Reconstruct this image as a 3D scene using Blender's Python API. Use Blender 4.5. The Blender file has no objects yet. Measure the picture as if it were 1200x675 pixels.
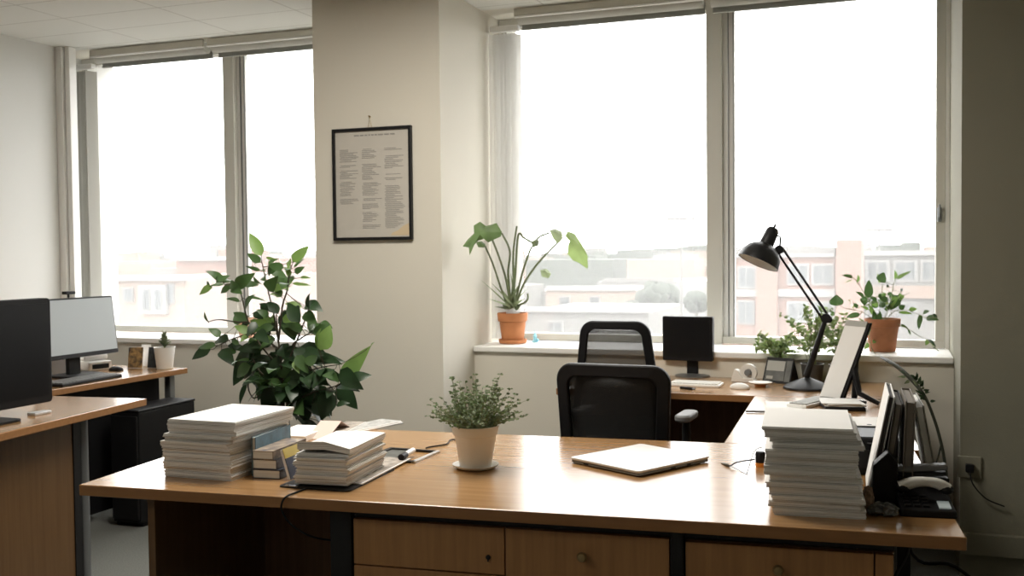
import bpy, math, random
from mathutils import Vector, Matrix, noise
random.seed(7)
scene = bpy.context.scene
C = scene.collection
PI = math.pi
R = math.radians
V = Vector

# ------------------------------------------------------------------ survey of the room (camera fit)
FOC, EYE, YAW, ROLL, HOR = 1200., 1.36, R(20.3), -0.010, 296.
PITCH = math.atan((337.5-HOR)/FOC)
_cy, _sy, _cp, _sp = math.cos(YAW), math.sin(YAW), math.cos(PITCH), math.sin(PITCH)
FW = V((-_sy*_cp, _cy*_cp, -_sp)); _r0 = V((_cy, _sy, 0)); _u0 = V((-_sy*_sp, _cy*_sp, _cp))
RT = _r0*math.cos(ROLL) + _u0*math.sin(ROLL); UP = _u0*math.cos(ROLL) - _r0*math.sin(ROLL)
CAM = V((0, 0, EYE))
def ray(px, py): return FW + RT*((px-600)/FOC) - UP*((py-337.5)/FOC)
def atz(px, py, z):
    d = ray(px, py); return CAM + d*((z-EYE)/d.z)
def aty(px, py, y):
    d = ray(px, py); return CAM + d*(y/d.y)
def atx(px, py, x):
    d = ray(px, py); return CAM + d*(x/d.x)

# ------------------------------------------------------------------ materials
MATS = {}
def mat(name, col, rough=.6, metal=0., spec=.5, noise_amt=0., noise_scale=8., bump=0., bump_scale=60., trans=0., alpha=1., coat=0., emit=None, stretch=(1,1,1), col2=None):
    m = bpy.data.materials.new(name); m.use_nodes = True
    nt = m.node_tree; N = nt.nodes; L = nt.links
    b = N['Principled BSDF']; out = N['Material Output']
    b.inputs['Base Color'].default_value = (*col, 1)
    b.inputs['Roughness'].default_value = rough; b.inputs['Metallic'].default_value = metal
    b.inputs['Specular IOR Level'].default_value = spec
    if coat: b.inputs['Coat Weight'].default_value = coat; b.inputs['Coat Roughness'].default_value = .12
    if emit:
        b.inputs['Emission Color'].default_value = (*emit[0], 1); b.inputs['Emission Strength'].default_value = emit[1]
    tc = None
    if noise_amt or bump:
        tc = N.new('ShaderNodeTexCoord'); mp = N.new('ShaderNodeMapping'); mp.inputs['Scale'].default_value = stretch
        L.new(tc.outputs['Object'], mp.inputs['Vector'])
    if noise_amt:
        n = N.new('ShaderNodeTexNoise'); n.inputs['Scale'].default_value = noise_scale; n.inputs['Detail'].default_value = 4
        L.new(mp.outputs[0], n.inputs['Vector'])
        r = N.new('ShaderNodeValToRGB'); r.color_ramp.elements[0].position = .3; r.color_ramp.elements[1].position = .7
        c2 = col2 or tuple(max(0, c*(1-noise_amt)) for c in col)
        r.color_ramp.elements[0].color = (*c2, 1); r.color_ramp.elements[1].color = (*col, 1)
        L.new(n.outputs['Fac'], r.inputs['Fac']); L.new(r.outputs[0], b.inputs['Base Color'])
    if bump:
        n2 = N.new('ShaderNodeTexNoise'); n2.inputs['Scale'].default_value = bump_scale; n2.inputs['Detail'].default_value = 3
        L.new(mp.outputs[0], n2.inputs['Vector'])
        bp = N.new('ShaderNodeBump'); bp.inputs['Strength'].default_value = bump; bp.inputs['Distance'].default_value = .01
        L.new(n2.outputs['Fac'], bp.inputs['Height']); L.new(bp.outputs[0], b.inputs['Normal'])
    last = b
    if trans:
        t = N.new('ShaderNodeBsdfTranslucent'); t.inputs['Color'].default_value = (*[min(1, c*1.6) for c in col], 1)
        mx = N.new('ShaderNodeMixShader'); mx.inputs[0].default_value = trans
        L.new(b.outputs[0], mx.inputs[1]); L.new(t.outputs[0], mx.inputs[2]); L.new(mx.outputs[0], out.inputs['Surface']); last = mx
        if noise_amt: L.new(r.outputs[0], t.inputs['Color'])
    if alpha < 1:
        t = N.new('ShaderNodeBsdfTransparent'); mx = N.new('ShaderNodeMixShader'); mx.inputs[0].default_value = alpha
        L.new(t.outputs[0], mx.inputs[1]); L.new(last.outputs[0], mx.inputs[2]); L.new(mx.outputs[0], out.inputs['Surface'])
    MATS[name] = m
    return m

WALL = mat('wall_paint', (.72, .685, .60), .85, bump=.08, bump_scale=180)
WALLG = mat('wall_paint_grey', (.70, .70, .675), .85, bump=.08, bump_scale=180)
WALLSHADE = mat('wall_paint_shaded', (.25, .24, .185), .88, bump=.08, bump_scale=180)  # right-hand walls: edge darkening and shade put into the wall colour
WHITE = mat('white_paint', (.86, .855, .83), .45)
FRAME = mat('frame_paint', (.60, .59, .54), .45)
FRAMED = mat('dark_seal', (.05, .055, .055), .6)
def wood_mat(name, c1, c2, rough, axis='X', coat=0.):
    m = bpy.data.materials.new(name); m.use_nodes = True
    nt = m.node_tree; N = nt.nodes; L = nt.links; b = N['Principled BSDF']
    tc = N.new('ShaderNodeTexCoord'); mp = N.new('ShaderNodeMapping')
    mp.inputs['Scale'].default_value = {'X': (1.2, 26, 26), 'Y': (26, 1.2, 26), 'Z': (26, 26, 1.2)}[axis]
    L.new(tc.outputs['Object'], mp.inputs['Vector'])
    n = N.new('ShaderNodeTexNoise'); n.inputs['Scale'].default_value = 2.2; n.inputs['Detail'].default_value = 6; n.inputs['Roughness'].default_value = .6
    L.new(mp.outputs[0], n.inputs['Vector'])
    r = N.new('ShaderNodeValToRGB'); r.color_ramp.elements[0].position = .32; r.color_ramp.elements[1].position = .68
    r.color_ramp.elements[0].color = (*c2, 1); r.color_ramp.elements[1].color = (*c1, 1)
    L.new(n.outputs['Fac'], r.inputs['Fac']); L.new(r.outputs[0], b.inputs['Base Color'])
    b.inputs['Roughness'].default_value = rough
    b.inputs['Coat Weight'].default_value = coat; b.inputs['Coat Roughness'].default_value = .2
    return m
WOODX = wood_mat('beech_laminate', (.43, .245, .105), (.35, .185, .070), .24, 'X', .5)
WOODY = wood_mat('beech_laminate_long', (.43, .245, .105), (.35, .185, .070), .24, 'Y', .5)
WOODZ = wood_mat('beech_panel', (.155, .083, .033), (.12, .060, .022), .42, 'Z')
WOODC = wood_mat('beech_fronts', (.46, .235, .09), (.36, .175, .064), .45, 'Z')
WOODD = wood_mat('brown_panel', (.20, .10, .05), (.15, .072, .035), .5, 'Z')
BLACK = mat('black_plastic', (.010, .010, .011), .5, spec=.22)
BLACKM = mat('black_metal', (.012, .012, .013), .42, spec=.3)
BLACKF = mat('black_fabric', (.012, .012, .012), .9)
NET = mat('chair_net', (.012, .012, .012), .8, alpha=.86)
NETL = mat('chair_net_open', (.03, .03, .028), .8, alpha=.62)
GREYM = mat('grey_metal', (.22, .23, .235), .4, metal=.6)
SILVER = mat('silver', (.62, .62, .62), .35, metal=.5)
LAPT = mat('pale_aluminium', (.70, .69, .67), .38, metal=.25)
CHROME = mat('chrome', (.75, .75, .75), .15, metal=1)
BRASS = mat('dull_brass', (.35, .26, .13), .4, metal=.8)
PAPER = mat('white_paper', (.86, .855, .84), .9)
def paper_edge():
    m = bpy.data.materials.new('paper_sheets'); m.use_nodes = True
    nt = m.node_tree; N = nt.nodes; L = nt.links; b = N['Principled BSDF']; b.inputs['Roughness'].default_value = .9
    tc = N.new('ShaderNodeTexCoord'); mp = N.new('ShaderNodeMapping'); mp.inputs['Scale'].default_value = (3, 3, 520)
    L.new(tc.outputs['Object'], mp.inputs['Vector'])
    n = N.new('ShaderNodeTexNoise'); n.inputs['Scale'].default_value = 1.; n.inputs['Detail'].default_value = 2
    L.new(mp.outputs[0], n.inputs['Vector'])
    r = N.new('ShaderNodeValToRGB'); r.color_ramp.elements[0].position = .36; r.color_ramp.elements[1].position = .52
    r.color_ramp.elements[0].color = (.40, .385, .35, 1); r.color_ramp.elements[1].color = (.86, .85, .82, 1)
    L.new(n.outputs['Fac'], r.inputs['Fac'])
    ge = N.new('ShaderNodeNewGeometry'); sp = N.new('ShaderNodeSeparateXYZ'); L.new(ge.outputs['Normal'], sp.inputs[0])
    ab = N.new('ShaderNodeMath'); ab.operation = 'GREATER_THAN'; ab.inputs[1].default_value = .8; L.new(sp.outputs['Z'], ab.inputs[0])
    mx = N.new('ShaderNodeMix'); mx.data_type = 'RGBA'
    L.new(ab.outputs[0], mx.inputs['Factor']); L.new(r.outputs[0], mx.inputs['A']); mx.inputs['B'].default_value = (.86, .855, .84, 1)
    L.new(mx.outputs['Result'], b.inputs['Base Color'])
    return m
SHEETS = paper_edge()
PAGES = mat('book_pages', (.88, .86, .79), .9, noise_amt=.22, noise_scale=1, stretch=(2, 2, 500))
CERAM = mat('cream_ceramic', (.78, .755, .69), .45)
CERAMW = mat('white_ceramic', (.78, .76, .72), .45)
TERRA = mat('terracotta', (.56, .22, .085), .75, noise_amt=.18, noise_scale=12)
TERRAD = mat('terracotta_dark', (.42, .16, .07), .75, noise_amt=.3, noise_scale=14)
SOIL = mat('soil', (.035, .024, .016), .95, bump=.5)
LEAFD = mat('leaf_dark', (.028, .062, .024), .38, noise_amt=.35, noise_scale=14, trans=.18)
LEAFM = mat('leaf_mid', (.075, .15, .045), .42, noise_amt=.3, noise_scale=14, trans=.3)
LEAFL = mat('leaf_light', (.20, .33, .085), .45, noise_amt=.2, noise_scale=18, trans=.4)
LEAFP = mat('leaf_pale', (.30, .36, .20), .5, noise_amt=.2, noise_scale=18, trans=.45)
LEAFG = mat('leaf_grey', (.21, .26, .14), .6, noise_amt=.4, noise_scale=20, trans=.3)
LEAFS = mat('leaf_soft', (.17, .26, .10), .5, noise_amt=.25, noise_scale=14, trans=.35)
LEAFY = mat('leaf_yellowgreen', (.30, .40, .15), .5, noise_amt=.2, noise_scale=14, trans=.4)
STEMB = mat('stem_brown', (.05, .04, .022), .7)
STEMG = mat('stem_green', (.20, .23, .10), .6, trans=.2)
STEMS = mat('stalk_green', (.13, .16, .07), .6)
STEMD = mat('stem_dark', (.03, .034, .02), .6)
BLUEG = mat('blue_glass', (.36, .60, .72), .1, trans=.4)
BLUEC = mat('blue_cover', (.10, .22, .30), .45, noise_amt=.5, noise_scale=30)
NAVYC = mat('navy_cover', (.02, .025, .05), .45)
DARKC = mat('dark_cover', (.03, .03, .035), .45, noise_amt=.9, noise_scale=30, col2=(.12, .11, .12))
TANC = mat('tan_cover', (.42, .33, .24), .5, noise_amt=.75, noise_scale=38, col2=(.09, .08, .09))
YELC = mat('yellow_cover', (.55, .40, .05), .5)
PINKP = mat('pink_paper', (.72, .56, .50), .8)
PRINT = mat('printed_page', (.52, .46, .40), .7, noise_amt=.6, noise_scale=45)
PRINTG = mat('newsprint', (.55, .55, .53), .8, noise_amt=.5, noise_scale=50)
PHOTOM = mat('picture_print', (.55, .33, .12), .5, noise_amt=.9, noise_scale=42, col2=(.02, .025, .03))
PHOTOG = mat('grey_print', (.12, .125, .115), .5, noise_amt=.5, noise_scale=22)
CLEAR = mat('clear_plastic', (.75, .75, .73), .15, alpha=.45)
SCREENB = mat('dark_screen', (.008, .008, .009), .35, spec=.2)
SCREENL = mat('grey_screen', (.24, .255, .255), .5, emit=((.80, .86, .86), .18))
SCREENP = mat('small_display', (.4, .45, .45), .3, emit=((.75, .85, .85), .12))
CARPET = mat('carpet', (.24, .245, .225), .95, noise_amt=.35, noise_scale=160, bump=.6, bump_scale=400)
KEYS = mat('pale_keys', (.68, .67, .63), .6)
KEYG = mat('grey_keys', (.40, .40, .38), .6)
CARD = mat('grey_card', (.42, .42, .39), .8)
BOARD = mat('binder_board', (.20, .175, .145), .8)
BOARDD = mat('binder_board_dark', (.055, .05, .045), .8)
ORANGE = mat('orange_plastic', (.75, .28, .04), .45)
TEXTI = mat('printed_ink', (.30, .29, .27), .9)
STAIN = mat('paper_stain', (.62, .50, .33), .9)
TEXTP = mat('document_paper', (.55, .52, .465), .7)
BLIND = mat('blind_fabric', (.80, .79, .75), .8, trans=.7)
BLINDG = mat('blind_fabric_grey', (.58, .575, .54), .8, trans=.3)
HEM = mat('blind_hem', (.36, .37, .345), .6)
CASS = mat('blind_cassette', (.60, .58, .51), .5)

def glass_mat():
    m = bpy.data.materials.new('hazy_window_glass'); m.use_nodes = True
    nt = m.node_tree; N = nt.nodes; L = nt.links; N.clear()
    out = N.new('ShaderNodeOutputMaterial'); t = N.new('ShaderNodeBsdfTransparent')
    d = N.new('ShaderNodeBsdfTranslucent'); d.inputs['Color'].default_value = (.95, .95, .95, 1)
    g = N.new('ShaderNodeBsdfGlossy'); g.inputs['Roughness'].default_value = .03
    m1 = N.new('ShaderNodeMixShader'); m1.inputs[0].default_value = .085
    m2 = N.new('ShaderNodeMixShader'); m2.inputs[0].default_value = .02
    L.new(t.outputs[0], m1.inputs[1]); L.new(d.outputs[0], m1.inputs[2])
    L.new(m1.outputs[0], m2.inputs[1]); L.new(g.outputs[0], m2.inputs[2]); L.new(m2.outputs[0], out.inputs['Surface'])
    return m
GLASS = glass_mat()

def ceiling_mat():
    m = bpy.data.materials.new('ceiling_tiles'); m.use_nodes = True
    nt = m.node_tree; N = nt.nodes; L = nt.links; b = N['Principled BSDF']; b.inputs['Roughness'].default_value = .9
    tc = N.new('ShaderNodeTexCoord'); sp = N.new('ShaderNodeSeparateXYZ'); L.new(tc.outputs['Object'], sp.inputs[0])
    def lines(sock, off, step):
        a = N.new('ShaderNodeMath'); a.operation = 'SUBTRACT'; a.inputs[1].default_value = off-step/2; L.new(sock, a.inputs[0])
        w = N.new('ShaderNodeMath'); w.operation = 'PINGPONG'; w.inputs[1].default_value = step/2; L.new(a.outputs[0], w.inputs[0])
        c = N.new('ShaderNodeMath'); c.operation = 'GREATER_THAN'; c.inputs[1].default_value = step/2-.004; L.new(w.outputs[0], c.inputs[0])
        return c
    a = lines(sp.outputs['X'], -3.0, .635); d = lines(sp.outputs['Y'], 4.475, .325)
    mx = N.new('ShaderNodeMath'); mx.operation = 'MAXIMUM'; L.new(a.outputs[0], mx.inputs[0]); L.new(d.outputs[0], mx.inputs[1])
    k = N.new('ShaderNodeMix'); k.data_type = 'RGBA'; L.new(mx.outputs[0], k.inputs['Factor'])
    k.inputs['A'].default_value = (.72, .72, .68, 1); k.inputs['B'].default_value = (.50, .49, .45, 1)
    L.new(k.outputs['Result'], b.inputs['Base Color'])
    return m
CEIL = ceiling_mat()

# ------------------------------------------------------------------ mesh helpers
class MB:
    def __init__(s): s.v = []; s.f = []; s.m = []; s.mi = 0
    def add(s, vs, fs, M=None):
        o = len(s.v)
        s.v += [M @ V(p) if M else V(p) for p in vs]
        s.f += [tuple(i+o for i in f) for f in fs]; s.m += [s.mi]*len(fs); return s
    def box(s, c, d, M=None):
        x, y, z = (q/2 for q in d)
        vs = [(c[0]+a*x, c[1]+b*y, c[2]+e*z) for e in (-1, 1) for b in (-1, 1) for a in (-1, 1)]
        return s.add(vs, [(0,2,3,1),(4,5,7,6),(0,1,5,4),(2,6,7,3),(0,4,6,2),(1,3,7,5)], M)
    def box2(s, a, b, M=None):
        return s.box([(p+q)/2 for p, q in zip(a, b)], [abs(q-p) for p, q in zip(a, b)], M)
    def prism(s, poly, z0, z1, M=None):
        n = len(poly)
        vs = [(x, y, z0) for x, y in poly] + [(x, y, z1) for x, y in poly]
        return s.add(vs, [tuple(range(n-1, -1, -1)), tuple(range(n, 2*n))] + [(i, (i+1) % n, (i+1) % n+n, i+n) for i in range(n)], M)
    def ring(s, outer, inner, z0, z1, M=None):
        n = len(outer)
        vs = [(x, y, z) for z in (z0, z1) for P in (outer, inner) for x, y in P]
        fs = []
        for i in range(n):
            j = (i+1) % n
            fs += [(j, i, n+i, n+j), (2*n+i, 2*n+j, 3*n+j, 3*n+i), (i, j, 2*n+j, 2*n+i), (n+j, n+i, 3*n+i, 3*n+j)]
        return s.add(vs, fs, M)
    def lathe(s, prof, seg=32, M=None, cap0=True, cap1=True):
        vs = []; fs = []
        for r, z in prof: vs += [(r*math.cos(2*PI*i/seg), r*math.sin(2*PI*i/seg), z) for i in range(seg)]
        for k in range(len(prof)-1):
            for i in range(seg):
                j = (i+1) % seg; fs.append((k*seg+i, k*seg+j, (k+1)*seg+j, (k+1)*seg+i))
        if cap0: fs.append(tuple(range(seg-1, -1, -1)))
        if cap1: fs.append(tuple(range((len(prof)-1)*seg, len(prof)*seg)))
        return s.add(vs, fs, M)
    def tube(s, pts, r, seg=8, closed=False):
        pts = [V(p) for p in pts]; n = len(pts); rs = r if isinstance(r, (list, tuple)) else [r]*n
        vs = []; fs = []; prev = None
        for i, p in enumerate(pts):
            if closed: t = (pts[(i+1) % n]-pts[i-1])
            else: t = pts[min(i+1, n-1)]-pts[max(i-1, 0)]
            t.normalize()
            if prev is None:
                a = V((0, 0, 1)) if abs(t.z) < .9 else V((1, 0, 0)); e = t.cross(a).normalized()
            else: e = (prev-t*prev.dot(t)).normalized()
            prev = e; g = t.cross(e)
            vs += [p+(e*math.cos(2*PI*k/seg)+g*math.sin(2*PI*k/seg))*rs[i] for k in range(seg)]
        m = n if closed else n-1
        for i in range(m):
            for k in range(seg):
                k2 = (k+1) % seg; i2 = (i+1) % n
                fs.append((i*seg+k, i*seg+k2, i2*seg+k2, i2*seg+k))
        if not closed: fs += [tuple(range(seg-1, -1, -1)), tuple(range((n-1)*seg, n*seg))]
        return s.add(vs, fs)
    def cyl(s, a, b, r, seg=16): return s.tube([a, b], r, seg)
    def ball(s, c, r, seg=12, sc=(1, 1, 1)):
        prof = [(max(1e-4, math.sin(PI*k/seg)), -math.cos(PI*k/seg)) for k in range(seg+1)]
        M = Matrix.Translation(c) @ Matrix.Diagonal((r*sc[0], r*sc[1], r*sc[2], 1))
        return s.lathe(prof, seg*2, M)
    def leaf(s, base, tip, w, nrm, droop=.12, fold=.18, n=6, shape=.45, lobes=None):
        base = V(base); tip = V(tip); d = tip-base; L = d.length
        if L < 1e-5: return s
        t = d/L; nn = V(nrm); nn = (nn-t*nn.dot(t)).normalized(); sd = t.cross(nn)
        vs = []; fs = []
        for i in range(n+1):
            q = i/n
            ww = w/2*(math.sin(PI*q**(.62 if shape < .5 else 1.))**.85) if 0 < q < 1 else w*.012
            if lobes: ww *= lobes[i % len(lobes)]
            c = base+t*(L*q)+nn*(droop*L*math.sin(PI*q))
            vs += [c-sd*ww+nn*fold*ww, c, c+sd*ww+nn*fold*ww]
        for i in range(n):
            a = 3*i; fs += [(a, a+1, a+4, a+3), (a+1, a+2, a+5, a+4)]
        return s.add(vs, fs)
    def build(s, name, m, parent=None, bev=0., smooth=False, loc=None, rz=0., ang=38, sub=0, thick=0.):
        me = bpy.data.meshes.new(name); me.from_pydata([tuple(p) for p in s.v], [], s.f); me.validate()
        ms = m if isinstance(m, (list, tuple)) else [m]
        for q in ms: me.materials.append(q)
        if len(ms) > 1 and len(me.polygons) == len(s.m):
            me.polygons.foreach_set('material_index', s.m)
        if smooth:
            me.polygons.foreach_set('use_smooth', [True]*len(me.polygons)); me.set_sharp_from_angle(angle=R(ang))
        me.update()
        o = bpy.data.objects.new(name, me); C.objects.link(o)
        if parent: o.parent = parent
        if loc is not None: o.location = loc
        if rz: o.rotation_euler.z = rz
        if thick:
            k = o.modifiers.new('thick', 'SOLIDIFY'); k.thickness = thick; k.offset = 0
        if bev:
            k = o.modifiers.new('bevel', 'BEVEL'); k.width = bev; k.segments = 2; k.limit_method = 'ANGLE'; k.angle_limit = R(40)
        if sub:
            k = o.modifiers.new('sub', 'SUBSURF'); k.levels = k.render_levels = sub
        return o

def thing(name, label, cat, loc=(0, 0, 0), rz=0., group=None):
    o = bpy.data.objects.new(name, None); C.objects.link(o); o.empty_display_size = .05
    o.location = loc; o.rotation_euler = (0, 0, rz); o['label'] = label; o['category'] = cat
    if group: o['group'] = group
    return o
def tag(o, label, cat, group=None):
    o['label'] = label; o['category'] = cat
    if group: o['group'] = group
    return o
def struct(o): o['kind'] = 'structure'; return o
def sthing(name, loc=(0, 0, 0)):
    o = bpy.data.objects.new(name, None); C.objects.link(o); o.location = loc; o['kind'] = 'structure'; return o
def copy_tree(o, loc, rz, label, group=None, parent=None):
    c = o.copy(); C.objects.link(c); c.location = loc; c.rotation_euler = (0, 0, rz)
    if label: c['label'] = label
    if group: c['group'] = group
    for ch in list(o.children):
        d = ch.copy(); C.objects.link(d); d.parent = c
        for g in list(ch.children):
            e = g.copy(); C.objects.link(e); e.parent = d
    return c
def Rz(a): return Matrix.Rotation(a, 4, 'Z')
def Rx(a): return Matrix.Rotation(a, 4, 'X')
def Ry(a): return Matrix.Rotation(a, 4, 'Y')
def T(*p): return Matrix.Translation(p)
def smooth_path(pts, k=6):
    P = [V(p) for p in pts]; out = []
    for i in range(len(P)-1):
        a = P[max(i-1, 0)]; b = P[i]; c = P[i+1]; d = P[min(i+2, len(P)-1)]
        for j in range(k):
            t = j/k
            out.append(.5*((2*b)+(c-a)*t+(2*a-5*b+4*c-d)*t*t+(3*b-a-3*c+d)*t**3))
    out.append(P[-1]); return out
def rrect(w0, w1, z0, z1, r, k=6):
    """rounded trapezoid outline, w0 wide at the bottom, w1 at the top, as (x, z)"""
    out = []
    for cx, cz, a0 in ((w0/2-r, z0+r, -90), (w1/2-r, z1-r, 0), (-w1/2+r, z1-r, 90), (-w0/2+r, z0+r, 180)):
        for i in range(k+1):
            a = R(a0+90*i/k); out.append((cx+r*math.cos(a), cz+r*math.sin(a)))
    return out
XZ = Matrix(((1, 0, 0, 0), (0, 0, -1, 0), (0, 1, 0, 0), (0, 0, 0, 1)))   # (x,y,z)->(x,-z,y)

# ------------------------------------------------------------------ the room
YC, YP, YG, XL, XR, ZC, SILL = 4.64, 5.05, 5.45, -4.90, .85, 2.672, .865
XC0, XC1, XJ = -2.80, -2.085, .271
struct(MB().box2((XL-.3, -2.6, -.1), (XR+.1, 5.75, 0)).build('floor', CARPET))
struct(MB().box2((XL-.3, -2.6, ZC), (XR+.1, 5.20, ZC+.1)).build('ceiling', CEIL))
struct(MB().box2((XL-.30, -2.6, 0), (XL, 5.06, ZC+.15)).build('wall_left', WALLG))
XW = -5.06
struct(MB().box2((XW-.14, 5.06, 0), (XW, 5.75, ZC+.15)).build('wall_recess_left', WALLG))
struct(MB().box2((XR, -2.6, 0), (XR+.12, 4.58, ZC)).build('wall_right', WALLSHADE))
struct(MB().box2((XL, -2.72, 0), (XR, -2.6, ZC)).build('wall_front', WALL))
struct(MB().box2((XC0, YC, 0), (XC1, 5.75, ZC+.05)).build('wall_pillar', WALL))
struct(MB().box2((XW, 5.06, 0), (XC0, 5.62, .835)).build('wall_parapet_left', WALL))
struct(MB().box2((XC1, YP, 0), (XJ, 5.62, .835)).build('wall_parapet_right', WALL))
struct(MB().box2((XJ, 4.58, 0), (XR+.12, 5.75, ZC+.05)).build('wall_back_right', WALLSHADE))
struct(MB().box2((XW, 5.20, ZC+.002), (XR, 5.75, ZC+.3)).build('wall_lintel', WALL))
struct(MB().box2((XC0-.04, YC-.012, 0), (XC1+.012, YC-.001, .09)).build('baseboard_pillar', WHITE, bev=.003))
struct(MB().box2((XJ+.0, 4.55, .10), (XR, 4.579, .19)).build('baseboard_right', WALLSHADE, bev=.004))

def window(name, x0, x1, splits, left_fr):
    t = sthing(name)
    zb, zt = SILL+.002, 2.672
    y0, y1 = YG, YG+.06
    f = MB()
    f.box2((x0, y0, zb), (x1, y1, zb+.038)); f.box2((x0, y0, 2.625), (x1, y1, zt))
    f.box2((x0, y0, zb+.038), (x0+left_fr, y1, 2.625)); f.box2((x1-.045, y0, zb+.038), (x1, y1, 2.625))
    f.build('window_frame', FRAME, t, bev=.004)
    xs = [x0+left_fr] + [q for s in splits for q in s] + [x1-.045]
    for a, b in splits:
        MB().box2((a, y0-.012, zb), (b, y1, zt)).build('mullion', FRAME, t, bev=.004)
        MB().box2((b+.028, y0+.015, zb+.03), (b+.032, y0+.03, 2.63)).box2((b+.054, y0+.02, zb+.03), (b+.057, y0+.03, 2.63)).build('sash_stile', FRAMED if 0 else MATS['grey_metal'], t)
        MB().box2((b, y0+.0255, zb+.03), (b+.062, y1-.005, 2.63)).build('sash_frame', WHITE, t)
    for i in range(0, len(xs), 2):
        MB().box2((xs[i]-.002, YG+.028, zb+.03), (xs[i+1]+.002, YG+.034, 2.63)).build('pane', GLASS, t)
    return t
w1 = window('window_1', XW+.002, XC0-.002, [(-3.935, -3.855)], .05)
w2 = window('window_2', XC1+.002, .252, [(-.913, -.832)], .05)
MB().box2((.252, YG-.01, SILL), (XJ-.001, YG+.06, 2.672)).build('jamb_lining', WHITE, w2)
h = MB(); h.box2((.214, YG-.02, 1.49), (.234, YG-.001, 1.56)); h.box2((.219, YG-.032, 1.51), (.229, YG-.019, 1.575)); h.build('window_handle', GREYM, w2, bev=.004)
MB().prism([(XL+.001, YP-.025), (XC0-.001, YP-.025), (XC0-.001, 5.44), (XW+.001, 5.44), (XW+.001, 5.062), (XL+.001, 5.062)], .835, SILL).build('window_sill', WHITE, w1, bev=.006)
MB().box2((XC1+.001, YP-.025, .835), (XJ-.001, 5.44, SILL)).build('window_sill', WHITE, w2, bev=.006)
MB().box2((XL+.001, 5.055, SILL+.002), (XL+.055, 5.13, ZC-.002)).box2((XL+.062, 5.07, SILL+.002), (XL+.10, 5.13, ZC-.002)).build('side_trim', WHITE, w1, bev=.004)

# blinds
def cassette(x0, x1, label, zdrop=.0):
    t = thing('roller_blind', label, 'blind', ((x0+x1)/2, 5.26, ZC-.06), 0, 'roller blind cassettes above the windows')
    hw = (x1-x0)/2
    MB().box2((-hw, -.055, .015), (hw, -.043, .055)).build('fascia', CASS, t, bev=.003)
    MB().box2((-hw, -.060, .006), (hw, -.040, .014)).build('bottom_lip', WHITE, t, bev=.002)
    MB().cyl((-hw+.01, .0, .012), (hw-.01, .0, .012), .034, 20).build('rolled_fabric', BLINDG, t, smooth=True)
    MB().box2((-hw+.01, .05, -.032), (hw-.01, .056, .02)).box2((-hw+.01, .044, -.040), (hw-.01, .062, -.030)).build('hem_bar', HEM, t)
cassette(-4.765, -3.90, 'roller blind cassette over the left pane of the far left window')
cassette(-3.875, XC0-.01, 'roller blind cassette between left window mullion and pillar')
cassette(-1.90, -.885, 'roller blind cassette over the left pane behind the chairs')
cassette(-.865, .255, 'roller blind cassette over the right pane above the desk lamp')
def vblind(x0, x1, n, label, mt, z0, z1, yy):
    t = thing('vertical_blind', label, 'blind', ((x0+x1)/2, yy, z0))
    wd = (x1-x0)
    MB().box2((-wd/2, -.02, z1-z0-.03), (wd/2, .02, z1-z0)).build('head_rail', WHITE, t, bev=.003)
    for i in range(n):
        a = R(58+6*math.sin(i*2.1)); x = -wd/2+.02+(wd-.04)*i/(n-1)
        MB().box((0, 0, (z1-z0-.05)/2+.01), (.075, .0015, z1-z0-.06), T(x, 0, 0) @ Rz(a)).build('slat', mt, t)
vblind(-2.07, -1.905, 7, 'gathered white vertical blind beside the pillar at the right window', BLIND, SILL+.004, 2.60, 5.30)
vblind(-4.995, -4.775, 11, 'gathered grey vertical blind by the left wall corner', BLINDG, SILL+.004, 2.59, 5.25)

# wall sockets
def socket(px, py, label):
    p = aty(px, py, 4.58)
    t = thing('wall_socket', label, 'socket', (p.x, 4.58, p.z))
    MB().box2((-.045, -.010, -.045), (.045, -.0005, .045)).build('face_plate', WALLSHADE, t, bev=.003)
    MB().box2((-.016, -.035, -.018), (.016, -.010, .016)).build('plug', BLACK, t, bev=.004)
    MB().tube(smooth_path([(0, -.03, -.01), (.01, -.045, -.06), (.06, -.03, -.12), (.13, -.02, -.15)]), .003, 6).build('cord', BLACK, t)
socket(1136, 547, 'pale wall socket with a black plug right of the desk')

# ------------------------------------------------------------------ framed notice on the pillar
a, b, c_, d = aty(391, 152, YC), aty(482, 149, YC), aty(485, 281, YC), aty(393, 282, YC)
cx, cz = (a.x+c_.x)/2, (a.z+c_.z)/2; fw_, fh_ = .447, .568
t = thing('framed_notice', 'black framed printed notice hanging on the beige pillar', 'picture frame', (cx, YC-.001, cz))
o_ = [(-fw_/2, -fh_/2), (fw_/2, -fh_/2), (fw_/2, fh_/2), (-fw_/2, fh_/2)]; i_ = [(x*(1-.030/fw_*1), y*(1-.030/fh_*1)) for x, y in o_]
MB().ring(o_, i_, 0, .022, XZ).build('frame', BLACKM, t, bev=.002)
tx = MB().box2((-fw_/2+.012, -.010, -fh_/2+.012), (fw_/2-.012, -.002, fh_/2-.012)); tx.mi = 1; rnd = random.Random(4)
for k in range(3):
    x0 = -.185+k*.128; z = .175
    while z > (-.10 if k == 0 else -.23):
        if rnd.random() < .14: z -= .012; continue
        wd = rnd.uniform(.045, .108); ind = rnd.choice((0, 0, .006))
        tx.box2((x0+ind, -.0112, z), (x0+ind+wd, -.0101, z+.0028)); z -= .0075
x = -.10
while x < .13:
    q = rnd.uniform(.008, .03); tx.box2((x, -.0112, .243), (x+q, -.0101, .250)); x += q+.006
tx.mi = 2; tx.prism([(.10, -.262), (.205, -.262), (.205, -.20), (.17, -.215), (.14, -.238), (.11, -.248)], .0102, .0108, XZ); tx.build('document', [TEXTP, TEXTI, STAIN], t)
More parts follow.
